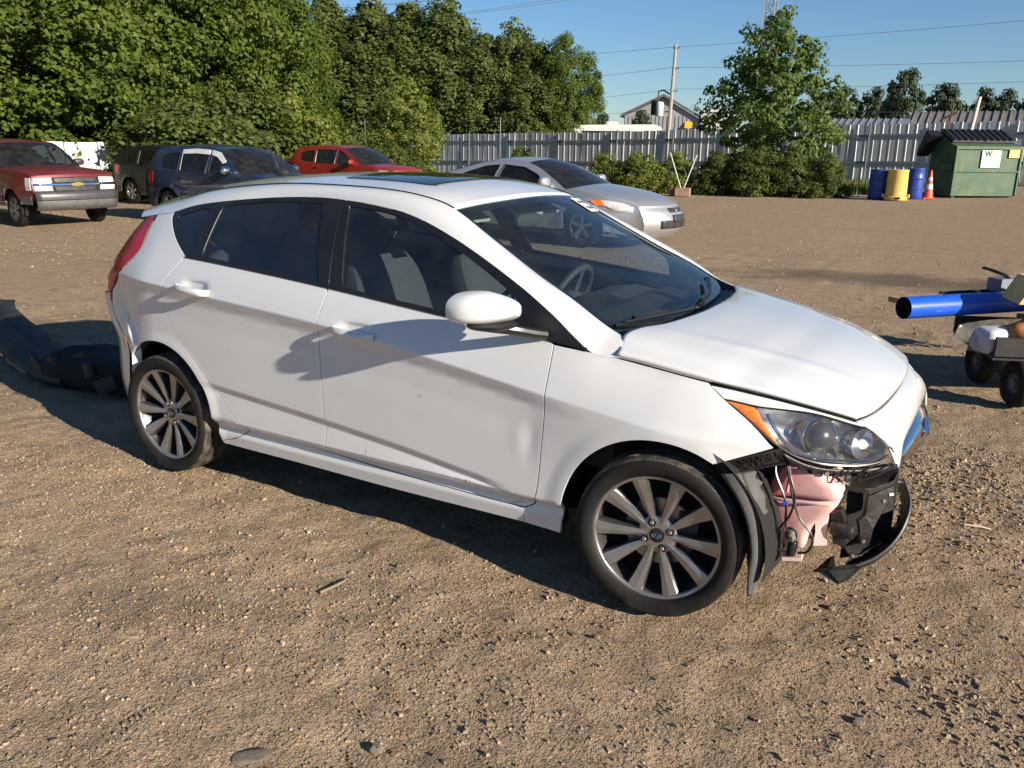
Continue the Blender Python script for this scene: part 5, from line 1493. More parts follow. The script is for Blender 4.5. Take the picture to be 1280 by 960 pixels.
for x in (.15, 2.35): MB().box((x, .8, .03), (.12, 1.5, .06)).build('skid', M['rust'], dp)
MB().box((2.58, .55, .95), (.14, .9, .20)).build('fork_pocket', M['green'], dp)
MB().box((-.08, .55, .95), (.14, .9, .20)).build('fork_pocket', M['green'], dp)
for k, x in enumerate((.63, 1.87)):
    ld = MB().prism([(.33,1.70),(.33,1.74),(1.22,2.10),(1.24,2.05)], (x-.60, x+.60), lambda u, v, t: (t, u, v)).build('lid', M['lid_black'], dp)
    for j in range(5):
        MB().prism([(.36,1.75),(.36,1.78),(1.2,2.125),(1.2,2.09)], (x-.52+j*.24, x-.46+j*.24), lambda u, v, t: (t, u, v)).build('lid_rib', M['lid_black'], ld)
MB().prism([(.9,1.90),(1.25,2.06),(1.75,1.35),(1.68,1.25)], (-.50, -.04), lambda u, v, t: (t, u, v)).build('lid_flap', M['lid_black'], dp)
dp.scale = (.86, .9, 1)
sg = MB().box((1.33, -.045, 1.20), (.72, .012, .52)).build('sign', M['sticker'], dp)
def text(s, size, loc, rot, mat, parent, name='lettering', ext=.002, align='CENTER', bold=0.0):
    cu = bpy.data.curves.new(name, 'FONT'); cu.body = s; cu.size = size; cu.extrude = ext; cu.align_x = align; cu.align_y = 'CENTER'; cu.offset = bold
    tmp = bpy.data.objects.new(name, cu); COL.objects.link(tmp)
    me = bpy.data.meshes.new_from_object(tmp.evaluated_get(bpy.context.evaluated_depsgraph_get()))
    bpy.data.objects.remove(tmp)
    me.materials.clear(); me.materials.append(mat)
    o = bpy.data.objects.new(name, me); COL.objects.link(o); o.parent = parent
    o.location = loc; o.rotation_euler = rot
    return o
gr_ink = plain('green_ink', (.02, .10, .07), .6); ye_ink = plain('yellow_ink', (.75, .62, .30), .6); gy_ink = plain('grey_ink', (.42, .44, .43), .6)
text('W', .24, (1.20, -.054, 1.345), (R(90), 0, 0), gr_ink, sg, ext=.004, bold=.012)
text('M', .22, (1.43, -.054, 1.345), (R(90), 0, 0), ye_ink, sg, ext=.004, bold=.008)
for z, w in ((1.19, .50), (1.09, .56)): MB().box((1.33, -.053, z), (w, .006, .03)).build('small_print', gy_ink, sg)
s2 = MB().box((2.20, -.045, 1.38), (.40, .012, .28)).build('yellow_sign', plain('yellow_sign', (.75, .52, .12), .6), dp)
for z in (1.44, 1.36, 1.30): MB().box((2.20, -.053, z), (.28, .006, .02)).build('small_print', gy_ink, s2)
M['blue_drum'] = plain('blue_drum', (.022, .055, .30), .4, var=.2)
M['cream_drum'] = plain('yellow_drum', (.66, .47, .12), .45, var=.12)
def drum(x, y, mat, label, r=.30, h=.89, tub=False):
    d = empty('drum', (x, y, float(gz(x, y))), 0, label, 'drum', 'plastic drums by the dumpster')
    if tub: p = [(0,.0),(r*1.02,.0),(r*1.10,.02),(r*1.10,.10),(r*.98,.12),(r*.93,h*.93),(r*.96,h*.95),(r*.96,h),(0,h)]
    else: p = [(0,0),(r*.93,0),(r*.97,.03),(r*.97,h*.30),(r*1.02,h*.32),(r*1.02,h*.35),(r*.97,h*.37),(r*.97,h*.63),(r*1.02,h*.65),(r*1.02,h*.68),(r*.97,h*.70),(r*.96,h*.96),(r*.99,h*.98),(r*.96,h),(0,h-.02)]
    MB().lathe(p, (0, 0, 1), (0, 0, 0), 28).build('drum_shell', mat, d, True, 35)
    if tub:
        for s in (-1, 1): MB().box((s*r*1.12, 0, .13), (.08, .16, .10)).build('handle', mat, d)
        MB().box((.10, -r*1.09, .075), (.16, .02, .06)).build('label_plate', M['ink'], d)
    else:
        MB().lathe([(0,.02),(.035,.02),(.035,-.02)], (0, 0, 1), (r*.5, 0, h), 10).build('bung', mat, d)
drum(-1.86, 25.55, M['blue_drum'], 'blue plastic drum left of the yellow tub')
drum(-1.30, 25.20, M['cream_drum'], 'upturned yellow tub between the two blue drums', .31, .90, True)
drum(-.92, 26.25, M['blue_drum'], 'blue plastic drum between yellow tub and traffic cone', .26, .92)
cn = empty('traffic_cone', (-.52, 26.45, float(gz(-.52, 26.45))), .3, 'orange traffic cone with pale bands beside the dumpster', 'cone')
M['orange'] = plain('cone_orange', (.72, .10, .04), .5); M['cone_white'] = plain('cone_white', (.70, .66, .62), .5)
MB().box((0, 0, .02), (.34, .34, .04)).build('base', M['orange'], cn)
for z0, z1, mt in ((.04,.30,'orange'),(.30,.45,'cone_white'),(.45,.56,'orange'),(.56,.66,'cone_white'),(.66,.86,'orange')):
    rr = lambda z: .15-.125*z/.86
    MB().lathe([(rr(z0), z0), (rr(z1), z1)], (0, 0, 1), (0, 0, 0), 20).build('cone_band', M[mt], cn, True)
pb = empty('planter_box', (-7.5, 23.7, float(gz(-7.5, 23.7))), .2, 'small wooden box holding two leaning stakes', 'box')
wd = plain('weathered_wood', (.30, .20, .13), .85, var=.3, scale=8)
MB().box((0, 0, .13), (.46, .36, .26)).build('box_body', wd, pb)
MB().box((-.33, .05, .12), (.20, .3, .24)).build('end_block', M['rust'], pb)
MB().tube([(-.08, 0, .25), (-.50, .1, 1.35)], .022, 6).build('stake', plain('pale_stake', (.5, .5, .45), .7), pb, True)
MB().tube([(.02, 0, .25), (.36, .1, 1.30)], .022, 6).build('stake', plain('pale_stake', (.5, .5, .45), .7), pb, True)

# ------------------------------------------------------------------ beyond the fence
M['grey_siding'] = plain('grey_siding', (.27, .28, .29), .7, var=.12, scale=2)
M['pale_siding'] = plain('pale_siding', (.55, .55, .53), .7, var=.1, scale=2)
M['roof_dark'] = plain('dark_roof', (.10, .10, .11), .7)
bd = empty('gabled_building', (-33.6, 88, float(gz(-33.6, 88))), R(16), 'grey gabled industrial building beyond the fence', 'building')
MB().prism([(-4.0,0),(4.3,0),(4.3,4.6),(.2,6.9),(-4.0,5.0)], (-.4, 9), lambda u, v, t: (u, t, v)).build('wall', M['grey_siding'], bd)
for k in range(20): MB().box((-3.9+k*.42, -.43, 2.7), (.05, .05, 4.6)).build('siding_rib', M['grey_siding'], bd)
for a, b_ in (((-4.4,4.85),(.2,6.98)), ((.2,6.98),(4.7,4.45))):
    MB().prism([a, b_, (b_[0], b_[1]+.28), (a[0], a[1]+.28)], (-.8, 9.3), lambda u, v, t: (u, t, v)).build('roof', M['roof_dark'], bd)
MB().box((6.3, 1.0, 2.6), (4.0, 4, 5.6)).build('annex', M['pale_siding'], bd)
MB().prism([(4.3,5.4),(8.4,5.4),(8.4,5.55),(4.3,5.8)], (-1.2, 3.2), lambda u, v, t: (u, t, v)).build('annex_roof', M['pale_siding'], bd)
wn_ = MB().box((3.0, -.44, 3.3), (.9, .06, .8)).build('window', M['black_trim'], bd)
MB().box((3.0, -.48, 3.3), (.06, .04, .84)).build('mullion', M['pale_siding'], wn_)
MB().prism([(-.62,3.75),(-.55,3.75),(.0,4.35),(-.02,4.45)], (2.6, 3.4), lambda u, v, t: (t, u-.4, v)).build('awning', M['yellow'], bd)
rv = empty('motor_home', (-21.0, 48.9, float(gz(-21, 48.9))), R(24), 'white camper roof showing over the fence', 'camper')
rp = [(-2.9,.5),(2.7,.5),(2.75,2.3),(2.55,2.85),(2.1,3.02),(-2.9,2.95)]
MB().prism(rp, (-1.1, 1.1), lambda u, v, t: (u, t, v)).build('camper_body', plain('camper_white', (.62, .62, .60), .4), rv)
MB().ellipsoid((-.6, 0, 3.05), (.45, .35, .16), 14, 8, .6).build('roof_vent', M['pale_siding'], rv, True)
MB().box((-.9, -1.12, 2.35), (3.0, .03, .5)).build('side_window', M['black_trim'], rv)
for x in (-1.8, 1.8):
    for s in (-1, 1): MB().lathe([(0,.12),(.36,.12),(.40,.08),(.40,-.08),(0,-.1)], (0, s, 0), (x, s*1.0, .40), 16).build('wheel', M['rubber'], rv, True)
for (x, y, L, h, lab, mat) in ((-8.0, 56, 6.2, 3.38, 'low ribbed metal roof over the fence right of the poplar', 'fence'), (-.6, 57, 8.8, 3.7, 'brown and grey shed roof over the fence behind the dumpster', 'rust')):
    sh = empty('shed', (x, y, float(gz(x, y))), 0, lab, 'shed')
    MB().box((0, 2.5, 1.3), (L, 4.6, 2.6)).build('wall', M['grey_siding'], sh)
    rf = MB().prism([(-.2,2.6),(2.4,h),(2.6,h),(5.2,2.6)], (-L/2-.2, L/2+.2), lambda u, v, t: (t, u, v)).build('roof', M[mat] if mat == 'fence' else plain('brown_roof', (.17, .145, .13), .8), sh)
    for k in range(int(L/.45)):
        MB().prism([(-.2,2.63),(2.4,h+.03),(2.4,h+.07),(-.2,2.67)], (-L/2+k*.45, -L/2+k*.45+.06), lambda u, v, t: (t, u, v)).build('roof_rib', M['fence'], rf)
up_ = empty('utility_pole', (-19.2, 52.8, float(gz(-19.2, 52.8))), 0, 'wooden utility pole with transformer beside the far building', 'utility pole')
M['pole_wood'] = plain('pole_wood', (.33, .30, .26), .9, var=.2)
MB().tube([(-.1, 0, 0), (.12, 0, 8.05)], [.15, .095], 10).build('pole', M['pole_wood'], up_, True)
MB().lathe([(0,-.45),(.24,-.45),(.26,-.40),(.26,.40),(.22,.46),(0,.5)], (0, 0, 1), (-.72, -.1, 4.05), 14).build('transformer', plain('transformer_grey', (.5, .5, .46), .5), up_, True)
MB().box((-1.15, -.05, 4.15), (.30, .3, .95)).build('cabinet', M['black_trim'], up_)
MB().tube([(-.85,-.1,4.5),(-.85,-.1,5.2),(-.5,-.1,5.25),(-.1,-.05,5.0)], .06, 6).build('riser_pipe', M['black_trim'], up_, True)
MB().box((-.55, 0, 3.9), (1.3, .12, .10)).build('cross_arm', M['pole_wood'], up_)
for z in (7.85, 6.6, 5.2): MB().box((.22, 0, z), (.5, .10, .08)).build('insulator_bracket', M['pole_wood'], up_)
tw = empty('pylon', (-55.8, 209, 0), 0, 'steel lattice pylon top rising above the poplar', 'pylon')
M['galv'] = plain('galvanised', (.30, .31, .33), .5, metal=.5)
b = MB()
hw = lambda z: .9+1.9*(1-z/48)**1.6
zs_ = list(np.linspace(0, 48, 17))
for i in range(16):
    z0, z1 = zs_[i], zs_[i+1]; a, c = hw(z0), hw(z1)
    P0 = [(-a,-a,z0),(a,-a,z0),(a,a,z0),(-a,a,z0)]; P1 = [(-c,-c,z1),(c,-c,z1),(c,c,z1),(-c,c,z1)]
    for k in range(4):
        b.tube([P0[k], P1[k]], .13, 5).tube([P0[k], P1[(k+1) % 4]], .08, 4).tube([P0[(k+1) % 4], P1[k]], .08, 4).tube([P1[k], P1[(k+1) % 4]], .08, 4)
b.build('lattice', M['galv'], tw)
for z in (43, 47.5): MB().tube([(-7, 0, z), (0, 0, z+.8), (7, 0, z)], .16, 5).build('cross_arm', M['galv'], tw)
cab_m = plain('cable', (.16, .17, .19), .6)
def cable(a, b_, sag, r, label):
    pts = [(a[0]+(b_[0]-a[0])*t, a[1]+(b_[1]-a[1])*t, a[2]+(b_[2]-a[2])*t-sag*4*t*(1-t)) for t in np.linspace(0, 1, 24)]
    tag(MB().tube(pts, r, 4).build('power_line', cab_m, None, True), label, 'cable', 'overhead lines')
PX, PY = -19.1, 52.8
for k, (z, a, b_, lab) in enumerate([(7.75, (-75, 60, 10.5), (60, 47, 12.6), 'overhead line from the top of the utility pole'), (6.5, (-75, 61, 6.8), (60, 46, 8.3), 'second overhead line down the utility pole'), (5.15, (-75, 58, 4.2), (60, 46, 8.2), 'overhead line passing the far trees'), (4.0, (-75, 58, 3.2), (60, 46, 5.4), 'lowest overhead line by the transformer')]):
    cable(a, (PX, PY, z), 1.0, .013, lab+' to the left'); cable((PX, PY, z), b_, 1.2, .013, lab+' to the right')
for k, (dx, z) in enumerate(((-7, 43), (7, 43), (-7, 47.5), (7, 47.5))):
    nm = ('lower left', 'lower right', 'upper left', 'upper right')[k]
    cable((-260, 190+k*2, z-3), (-55.8+dx, 209, z), 7, .06, 'high voltage line reaching the %s pylon arm' % nm)
    cable((-55.8+dx, 209, z), (190, 196+k*2, z-1), 7, .06, 'high voltage line leaving the %s pylon arm' % nm)

# ------------------------------------------------------------------ torn off bumper lying behind the car
tb = empty('torn_bumper', (-3.6, 0, 0), 0, 'torn off black bumper cover lying in the shadow behind the car', 'bumper')
gpt = [(-5.6,.62),(-5.2,.40),(-4.75,.22),(-4.3,.08),(-3.85,-.06),(-3.45,-.16),(-3.1,-.18)]
hts = [.21,.22,.21,.19,.16,.14,.12]
rb_ = np.random.default_rng(6)
Lw = [(x+3.6+.03, y-.06, .015) for x, y in gpt]; Md = [(x+3.6, y-.10, h*.45) for (x, y), h in zip(gpt, hts)]; Tp = [(x+3.6+.05, y+.05, h) for (x, y), h in zip(gpt, hts)]
Bk = [(x+3.6+.10, y+.20, h*.90) for (x, y), h in zip(gpt, hts)]
dkp = plain('dark_bumper', (.012, .013, .015), .6, var=.3, bmp=.2, dirt=((.14, .12, .10), .3, 6))
def crumple(G, a):
    P = G.reshape(-1, 3)
    return (P+np.stack([vnoise(P*7+k*31, 40+k) for k in range(3)], -1)*a).reshape(G.shape)
solidify(gridobj('cover', crumple(loft(Lw, Md, 50, 6, .015, (0, -1, 0)), .007), dkp, tb), .005)
solidify(gridobj('cover', crumple(loft(Md, Tp, 50, 8, .02, (0, -1, .4)), .007), dkp, tb), .005)
solidify(gridobj('top_edge', crumple(loft(Tp, Bk, 50, 4), .008), dkp, tb), .005)
st_ = loft([tuple(np.array(p)+[0, -.012, -.03]) for p in Md], [tuple(np.array(p)*.45+np.array(q)*.55+[0, -.025, 0]) for p, q in zip(Md, Tp)], 50, 4, .006, (0, -1, .2))
gridobj('painted_strip', crumple(st_[4:31], .004), plain('pale_blue_paint', (.50, .52, .55), .35), tb)
gridobj('painted_strip', crumple(st_[32:42], .004)+[0, -.006, 0], plain('navy_paint', (.05, .08, .16), .3), tb)
lumps = MB().ellipsoid((.62, .02, .095), (.46, .27, .115), 34, 18, .45, .10)
lumps.v = [tuple(p) for p in crumple(np.array(lumps.v)[:, None], .03)[:, 0]]
lumps.v = [(p[0], p[1], max(.004, p[2])) for p in lumps.v]
solid_ = lumps.build('foam_core', M['dark_void'], tb, True, 30)
for k in range(5):
    a = rb_.uniform(0, 6)
    MB().box((.2+k*.18, -.22+rb_.uniform(-.05, .05), .10+rb_.uniform(-.03, .10)), (.16, .03, .09), rz=rb_.uniform(-.4, .4), ry=rb_.uniform(-.5, .5), rx=rb_.uniform(-.4, .4)).build('broken_bracket', dkp, tb)
MB().tube(spline([(-1.62,.40,.28),(-1.55,.48,.31),(-1.45,.46,.24)], 5), .012, 6).build('bracket_tab', dkp, tb)

# ------------------------------------------------------------------ loaded hand cart at the right edge
ct = empty('hand_cart', (2.75, 3.2, 0), 0, 'dark steel yard cart on two small rubber wheels at the right edge', 'cart')
ax_ = Vector((.235, -.557, 0)).normalized(); fw = Vector((-ax_.y, ax_.x, 0))
ang = math.atan2(fw.y, fw.x)
M['cart_steel'] = plain('cart_steel', (.025, .025, .026), .6, metal=.2, dirt=((.09, .055, .035), .4, 6))
def cart_wheel(c):
    w = empty('wheel', c, R(-62), parent=ct)
    MB().lathe([(.07,.03),(.10,.045),(.135,.045),(.15,.03),(.155,0),(.15,-.03),(.135,-.045),(.10,-.045),(.07,-.03)], (0, -1, 0), (0, 0, 0), 28).build('tyre', M['rubber'], w, True, 50)
    MB().lathe([(0,.035),(.03,.035),(.035,.015),(.07,.012),(.08,.025)], (0, -1, 0), (0, 0, 0), 20).build('rim', plain('cart_rim', (.12, .125, .135), .55), w, True, 50)
    MB().lathe([(0,-.035),(.08,-.02)], (0, -1, 0), (0, 0, 0), 16).build('rim_back', M['cart_steel'], w)
for c in ((2.10-2.75, 3.35-3.2, .155), (2.34-2.75, 2.80-3.2, .155), (3.35-2.75, 3.95-3.2, .155), (3.62-2.75, 3.38-3.2, .155)): cart_wheel(c)
MB().tube([(2.08-2.75,3.40-3.2,.16),(2.36-2.75,2.75-3.2,.16)], .014, 6).build('axle', M['cart_steel'], ct)
MB().tube([(3.33-2.75,4.0-3.2,.16),(3.64-2.75,3.33-3.2,.16)], .014, 6).build('axle', M['cart_steel'], ct)
dc = MB().box((0, 0, 0), (1.75, .70, .05)); 
d_ = dc.build('deck', M['cart_steel'], ct); d_.location = (.10, .17, .335); d_.rotation_euler = (0, 0, ang)
for s in (-1, 1):
    o = MB().box((0, 0, 0), (1.75, .03, .12)).build('side_rail', M['cart_steel'], ct); o.location = Vector((.10, .17, .40))+ax_*s*.36; o.rotation_euler = (0, 0, ang)
MB().tube([(2.2-2.75, 3.07-3.2, .32), (2.22-2.75, 3.07-3.2, .17)], .03, 6).build('axle_bracket', M['cart_steel'], ct)
pl_ = empty('blue_pipe', (1.63, 2.63, .60), 0, 'bright blue plastic pipe lying across the yard cart', 'pipe')
pd = Vector((.655, .756, 0)).normalized()
M['pipe_blue'] = plain('pipe_blue', (.01, .085, .52), .35, var=.15)
pts = [tuple(pd*t) for t in (0, .5, 1.0, 1.6, 2.2)]
MB().tube(pts, .073, 24, cap=False).build('pipe_wall', M['pipe_blue'], pl_, True, 40)
MB().tube([tuple(pd*.002), tuple(pd*2.19)], .066, 24, cap=False).build('bore', M['dark_void'], pl_, True)
MB().tube([tuple(pd*.05), tuple(pd*.07)], .066, 20).build('plug', M['dark_void'], pl_)
pa = math.atan2(pd.y, pd.x)
wpl = plain('pine_plank', (.34, .22, .12), .8, var=.3, scale=12)
o = MB().box((0, 0, 0), (1.9, .10, .035)).build('plank', wpl, None); o.location = (1.63+.95*pd.x-.08, 2.63+.95*pd.y+.13, .625); o.rotation_euler = (0, 0, pa)
tag(o, 'dark edged wooden plank lying behind the blue pipe', 'plank')
o = MB().box((0, 0, 0), (1.6, .02, .05)).build('flat_bar', M['black_trim'], None); o.location = (1.63+1.15*pd.x-.06, 2.63+1.15*pd.y+.20, .635); o.rotation_euler = (0, 0, pa)
tag(o, 'black flat bar lying along the plank on the cart', 'bar')
yb = MB().prism([(-.30,-.075),(.44,-.075),(.44,.11),(-.22,.08)], (-.16, .16), lambda u, v, t: (u, t, v)).build('foam_block', plain('yellow_foam', (.80, .52, .18), .8, var=.15), None)
yb.location = (2.50, 3.06, .738); yb.rotation_euler = (0, 0, R(20)); tag(yb, 'yellow foam block resting on the blue pipe', 'block')
gb_ = MB().box((0, 0, 0), (.16, .12, .09)).build('tool_case', plain('grey_case', (.17, .19, .24), .5), None); gb_.location = (2.16, 3.42, .70); gb_.rotation_euler = (0, 0, pa)
tag(gb_, 'small grey case on the cart beside the yellow block', 'case')
tag(MB().tube(spline([(2.02,3.45,.80),(2.10,3.40,.79),(2.20,3.42,.75),(2.12,3.47,.77),(2.03,3.46,.80)], 5), .010, 6).build('cable_loop', M['black_trim'], None, True), 'thin black cable loop on top of the grey case', 'cable')
# sheet of clear film and a white canister under the pipe
fm = glassmat('clear_film', (.80, .84, .88), .30, 1.45, .12)
A = [(1.96,2.80,.50),(2.15,2.95,.53),(2.4,3.05,.55),(2.8,3.3,.56)]; B = [(1.93,2.72,.38),(2.14,2.78,.33),(2.42,2.86,.40),(2.85,3.05,.42)]
Gf = loft(A, B, 30, 10, .03, (0, -1, .3)); rgf = np.random.default_rng(2); Gf[1:-1, 1:-1] += rgf.normal(0, .008, Gf[1:-1, 1:-1].shape)
tag(gridobj('plastic_film', Gf, fm, None), 'crumpled clear plastic film hanging off the cart under the pipe', 'film')
cn_ = MB().ellipsoid((2.17, 2.88, .41), (.13, .10, .085), 16, 8, .45, pa).build('canister', plain('white_canister', (.55, .56, .58), .45), None, True)
tag(cn_, 'dirty white plastic canister on the front of the cart', 'canister')
tb2 = MB().ellipsoid((2.42, 3.02, .47), (.20, .13, .075), 20, 12, .8, pa)
tb2.v = [tuple(p) for p in crumple(np.array(tb2.v)[:, None], .06)[:, 0]]
tag(tb2.build('tarp_bundle', plain('orange_tarp', (.42, .16, .05), .7, var=.3, scale=14), None, True, 40), 'crumpled orange brown tarp stuffed under the blue pipe', 'tarp')
rf_ = empty('red_frame', (2.62, 4.1, .35), 0, 'red tubular frame standing at the right edge behind the cart', 'frame')
M['red_tube'] = plain('red_tube', (.32, .035, .03), .5)
for k in range(4): MB().tube([(-.24+k*.13, k*.06, .0), (-.24+k*.13+.02, k*.06, .62)], .026, 8).build('upright', M['red_tube'], rf_, True)
MB().tube([(-.26, 0, .45), (.25, .2, .45)], .022, 8).build('crossbar', M['red_tube'], rf_, True)
MB().tube(spline([(-.14,-.05,.25),(-.20,-.05,.45),(-.05,-.03,.58),(.15,.0,.55),(.2,.0,.3)], 6), .012, 6).build('hose', M['black_trim'], rf_, True)
tag(MB().box((2.55, 3.55, .43), (.5, .3, .14), rz=pa).box((2.75, 3.5, .53), (.4, .2, .08), rz=pa+.3).build('scrap_boards', wpl, None), 'short scrap boards piled on the cart deck', 'boards')
# single stones, twigs
rock((.627,-2.06), (.055,.028,.006), .75, 'flat grey stone slab in the foreground gravel', 1)
rock((.90,-1.854), (.018,.014,.012), .4, 'pale stone beside a dark hollow left of centre foreground', 2)
rock((2.032,-1.011), (.020,.014,.010), .4, 'grey stone in the gravel below the headlight', 3)
rock((2.13,-.73), (.024,.013,.010), 2.4, 'elongated brown stone in the gravel below the torn lip', 4)
rock((1.835,-.40), (.014,.012,.010), 1.4, 'small grey stone just ahead of the hanging liner', 5)
twig((.174,-1.304), (.19,-1.165), .005, 'thin dry twig on the gravel below the rear door')
twig((2.20,.602), (2.302,.628), .004, 'short pale stick on the gravel right of the torn lip', plain('pale_stick', (.6, .5, .42), .8))
# ------------------------------------------------------------------ foliage
def leafmat(name, c_dark, c_mid, c_light, trans=.35):
    m, nt, bs = newmat(name)
    ge = nt.nodes.new('ShaderNodeNewGeometry')
    col = ramp(nt, ge.outputs['Random Per Island'], [(0, c_dark), (.5, c_mid), (1, c_light)])
    cl = noise(nt, .55, 4, .6)
    col = mixc(nt, ramp(nt, cl, [(.38, (0, 0, 0)), (.68, (.7, .7, .7))]), col, c_light)
    nt.links.new(col, bs.inputs['Base Color'])
    bs.inputs['Roughness'].default_value = .55
    bs.inputs['Specular IOR Level'].default_value = .3
    tl = nt.nodes.new('ShaderNodeBsdfTranslucent')
    nt.links.new(mixc(nt, 1.0, col, (1.25, 1.35, .55), 'MULTIPLY'), tl.inputs[0])
    mx = nt.nodes.new('ShaderNodeMixShader'); mx.inputs[0].default_value = trans
    nt.links.new(bs.outputs[0], mx.inputs[1]); nt.links.new(tl.outputs[0], mx.inputs[2])
    nt.links.new(mx.outputs[0], nt.nodes['Material Output'].inputs[0])
    return m
M['bark'] = plain('bark', (.085, .065, .05), .95, var=.4, scale=12, bmp=.6, bscale=30)
M['leaf_maple'] = leafmat('leaf_maple', (0.034, 0.065, 0.009), (0.069, 0.114, 0.015), (0.124, 0.162, 0.024), .42)
M['leaf_cedar'] = leafmat('leaf_cedar', (0.036, 0.058, 0.014), (0.068, 0.100, 0.021), (0.120, 0.140, 0.032), .32)
M['leaf_poplar'] = leafmat('leaf_poplar', (.036, .072, .017), (.072, .125, .028), (.150, .205, .048), .42)
M['leaf_lime'] = leafmat('leaf_lime', (0.088, 0.120, 0.020), (0.144, 0.180, 0.032), (0.216, 0.240, 0.048), .45)
M['leaf_bush'] = leafmat('leaf_bush', (0.036, 0.060, 0.014), (0.068, 0.100, 0.021), (0.120, 0.148, 0.032), .4)
M['leaf_far'] = leafmat('leaf_far', (0.024, 0.040, 0.021), (0.036, 0.056, 0.027), (0.052, 0.072, 0.032), .2)
M['grass'] = leafmat('grass_blade', (0.048, 0.072, 0.016), (0.080, 0.112, 0.024), (0.128, 0.144, 0.040), .3)

def leaf_quads(P, N, size, rg, aspect=.75):
    """one pointed leaf (kite) per point"""
    n = len(P)
    N = N/np.maximum(np.linalg.norm(N, axis=1), 1e-9)[:, None]
    t = np.cross(N, rg.normal(size=(n, 3))); t /= np.maximum(np.linalg.norm(t, axis=1), 1e-9)[:, None]
    b = np.cross(N, t)
    s = (size*rg.uniform(.6, 1.35, n))[:, None]
    V = np.stack([P-t*s*.5, P+b*s*.5*aspect-t*s*.08-N*s*.08, P+t*s*.6, P-b*s*.5*aspect-t*s*.08-N*s*.08], 1)
    return V.reshape(-1, 3), np.arange(n*4).reshape(n, 4)

def crown_mesh(name, prof, h0, h1, width, nclump, per, cr, leaf, seed, mat, flat=.7, hang=0.0, shell=.55, up=.35):
    """clumps of leaves spread through a crown; prof(t) = radius share at relative height t"""
    rg = np.random.default_rng(seed)
    t = rg.beta(1.25, 1.25, nclump*4)
    rr = prof(t)
    t = t[rg.uniform(0, 1, len(t)) < rr/rr.max()][:nclump]
    k = len(t)
    a = rg.uniform(0, 2*np.pi, k)
    q = shell+(1-shell)*np.sqrt(rg.uniform(0, 1, k))
    q = np.where(rg.uniform(0, 1, k) < .22, rg.uniform(.1, .6, k), q)
    lump = 1+.22*vnoise(np.stack([np.cos(a)*1.6, np.sin(a)*1.6, t*5], -1), seed)+.10*vnoise(np.stack([np.cos(a)*4, np.sin(a)*4, t*13], -1), seed+5)
    rad = prof(t)*width*q*lump
    C_ = np.stack([rad*np.cos(a), rad*np.sin(a), h0+(h1-h0)*t+rg.normal(0, .12, k)], -1)
    sz = cr*rg.uniform(.55, 1.35, k)
    P = rg.normal(size=(k, per, 3))
    P /= np.maximum(np.linalg.norm(P, axis=2), 1e-9)[..., None]
    P *= rg.uniform(.35, 1, (k, per, 1))**.6
    out = P.copy()
    P = P*sz[:, None, None]*np.array([1, 1, flat])
    if hang: P[..., 2] -= hang*np.linalg.norm(P[..., :2], axis=2)
    W = C_[:, None]+P
    cdir = np.stack([np.cos(a), np.sin(a), np.full(k, .3)], -1)
    N = out*.9+cdir[:, None]*.55+np.array([0, 0, up])+rg.normal(0, .45, out.shape)
    V, Q_ = leaf_quads(W.reshape(-1, 3), N.reshape(-1, 3), leaf, rg)
    return fastmesh(name, V, Q_, mat), C_

def trunk_mesh(name, h, r, C_, seed, nl=16, mat=None, lean=.03):
    rg = random.Random(seed)
    b = MB()
    pts = [(rg.uniform(-lean, lean)*i, rg.uniform(-lean, lean)*i, h*i/6) for i in range(7)]
    b.tube(pts, [r*(1.25 if i == 0 else 1-.145*i) for i in range(7)], 8)
    idx = rg.sample(range(len(C_)), min(nl, len(C_)))
    for i in idx:
        c = C_[i]
        zb = max(h*.12, min(h*.9, c[2]-abs(rg.uniform(.3, .8))*math.hypot(c[0], c[1])))
        k = zb/h*6; j = int(min(k, 5)); p0 = Vector(pts[j]).lerp(Vector(pts[j+1]), k-j)
        m_ = p0.lerp(Vector(c), .5)+Vector((rg.uniform(-.15, .15), rg.uniform(-.15, .15), .1))
        rr_ = r*.38*(1-.6*zb/h)
        b.tube([p0, m_, Vector(c)], [rr_, rr_*.6, rr_*.2], 5)
    me = bpy.data.meshes.new(name)
    me.from_pydata(b.v, [], b.f)
    me.polygons.foreach_set('use_smooth', [True]*len(me.polygons))
    me.materials.append(mat or M['bark'])
    return me

PROF = {
 'maple': lambda t: np.clip(np.sin(np.pi*np.clip(.12+.86*t, 0, 1))**.55*(1-.12*t), .02, 1),
 'cedar': lambda t: np.clip((1-t)**.75*(.80+.20*sst(0, .12, t))+.03, .015, 1),
 'poplar': lambda t: np.clip(np.interp(t, [0, .12, .35, .55, .75, .9, 1], [.55, .85, 1, .86, .60, .36, .10]), .02, 1),
 'bush': lambda t: np.clip(np.sqrt(np.clip(1-t**2, 0, 1))*(.9+.1*t), .03, 1),
}
KIND = {}
def kind(key, prof, h0, h1, width, ncl, per, cr, leaf, seed, mat, tr, **kw):
    me, C_ = crown_mesh('crown_'+key, PROF[prof], h0, h1, width, ncl, per, cr, leaf, seed, M[mat], **kw)
    tm = trunk_mesh('trunk_'+key, h1*.92, tr, C_, seed, 20)
    KIND[key] = (me, tm)
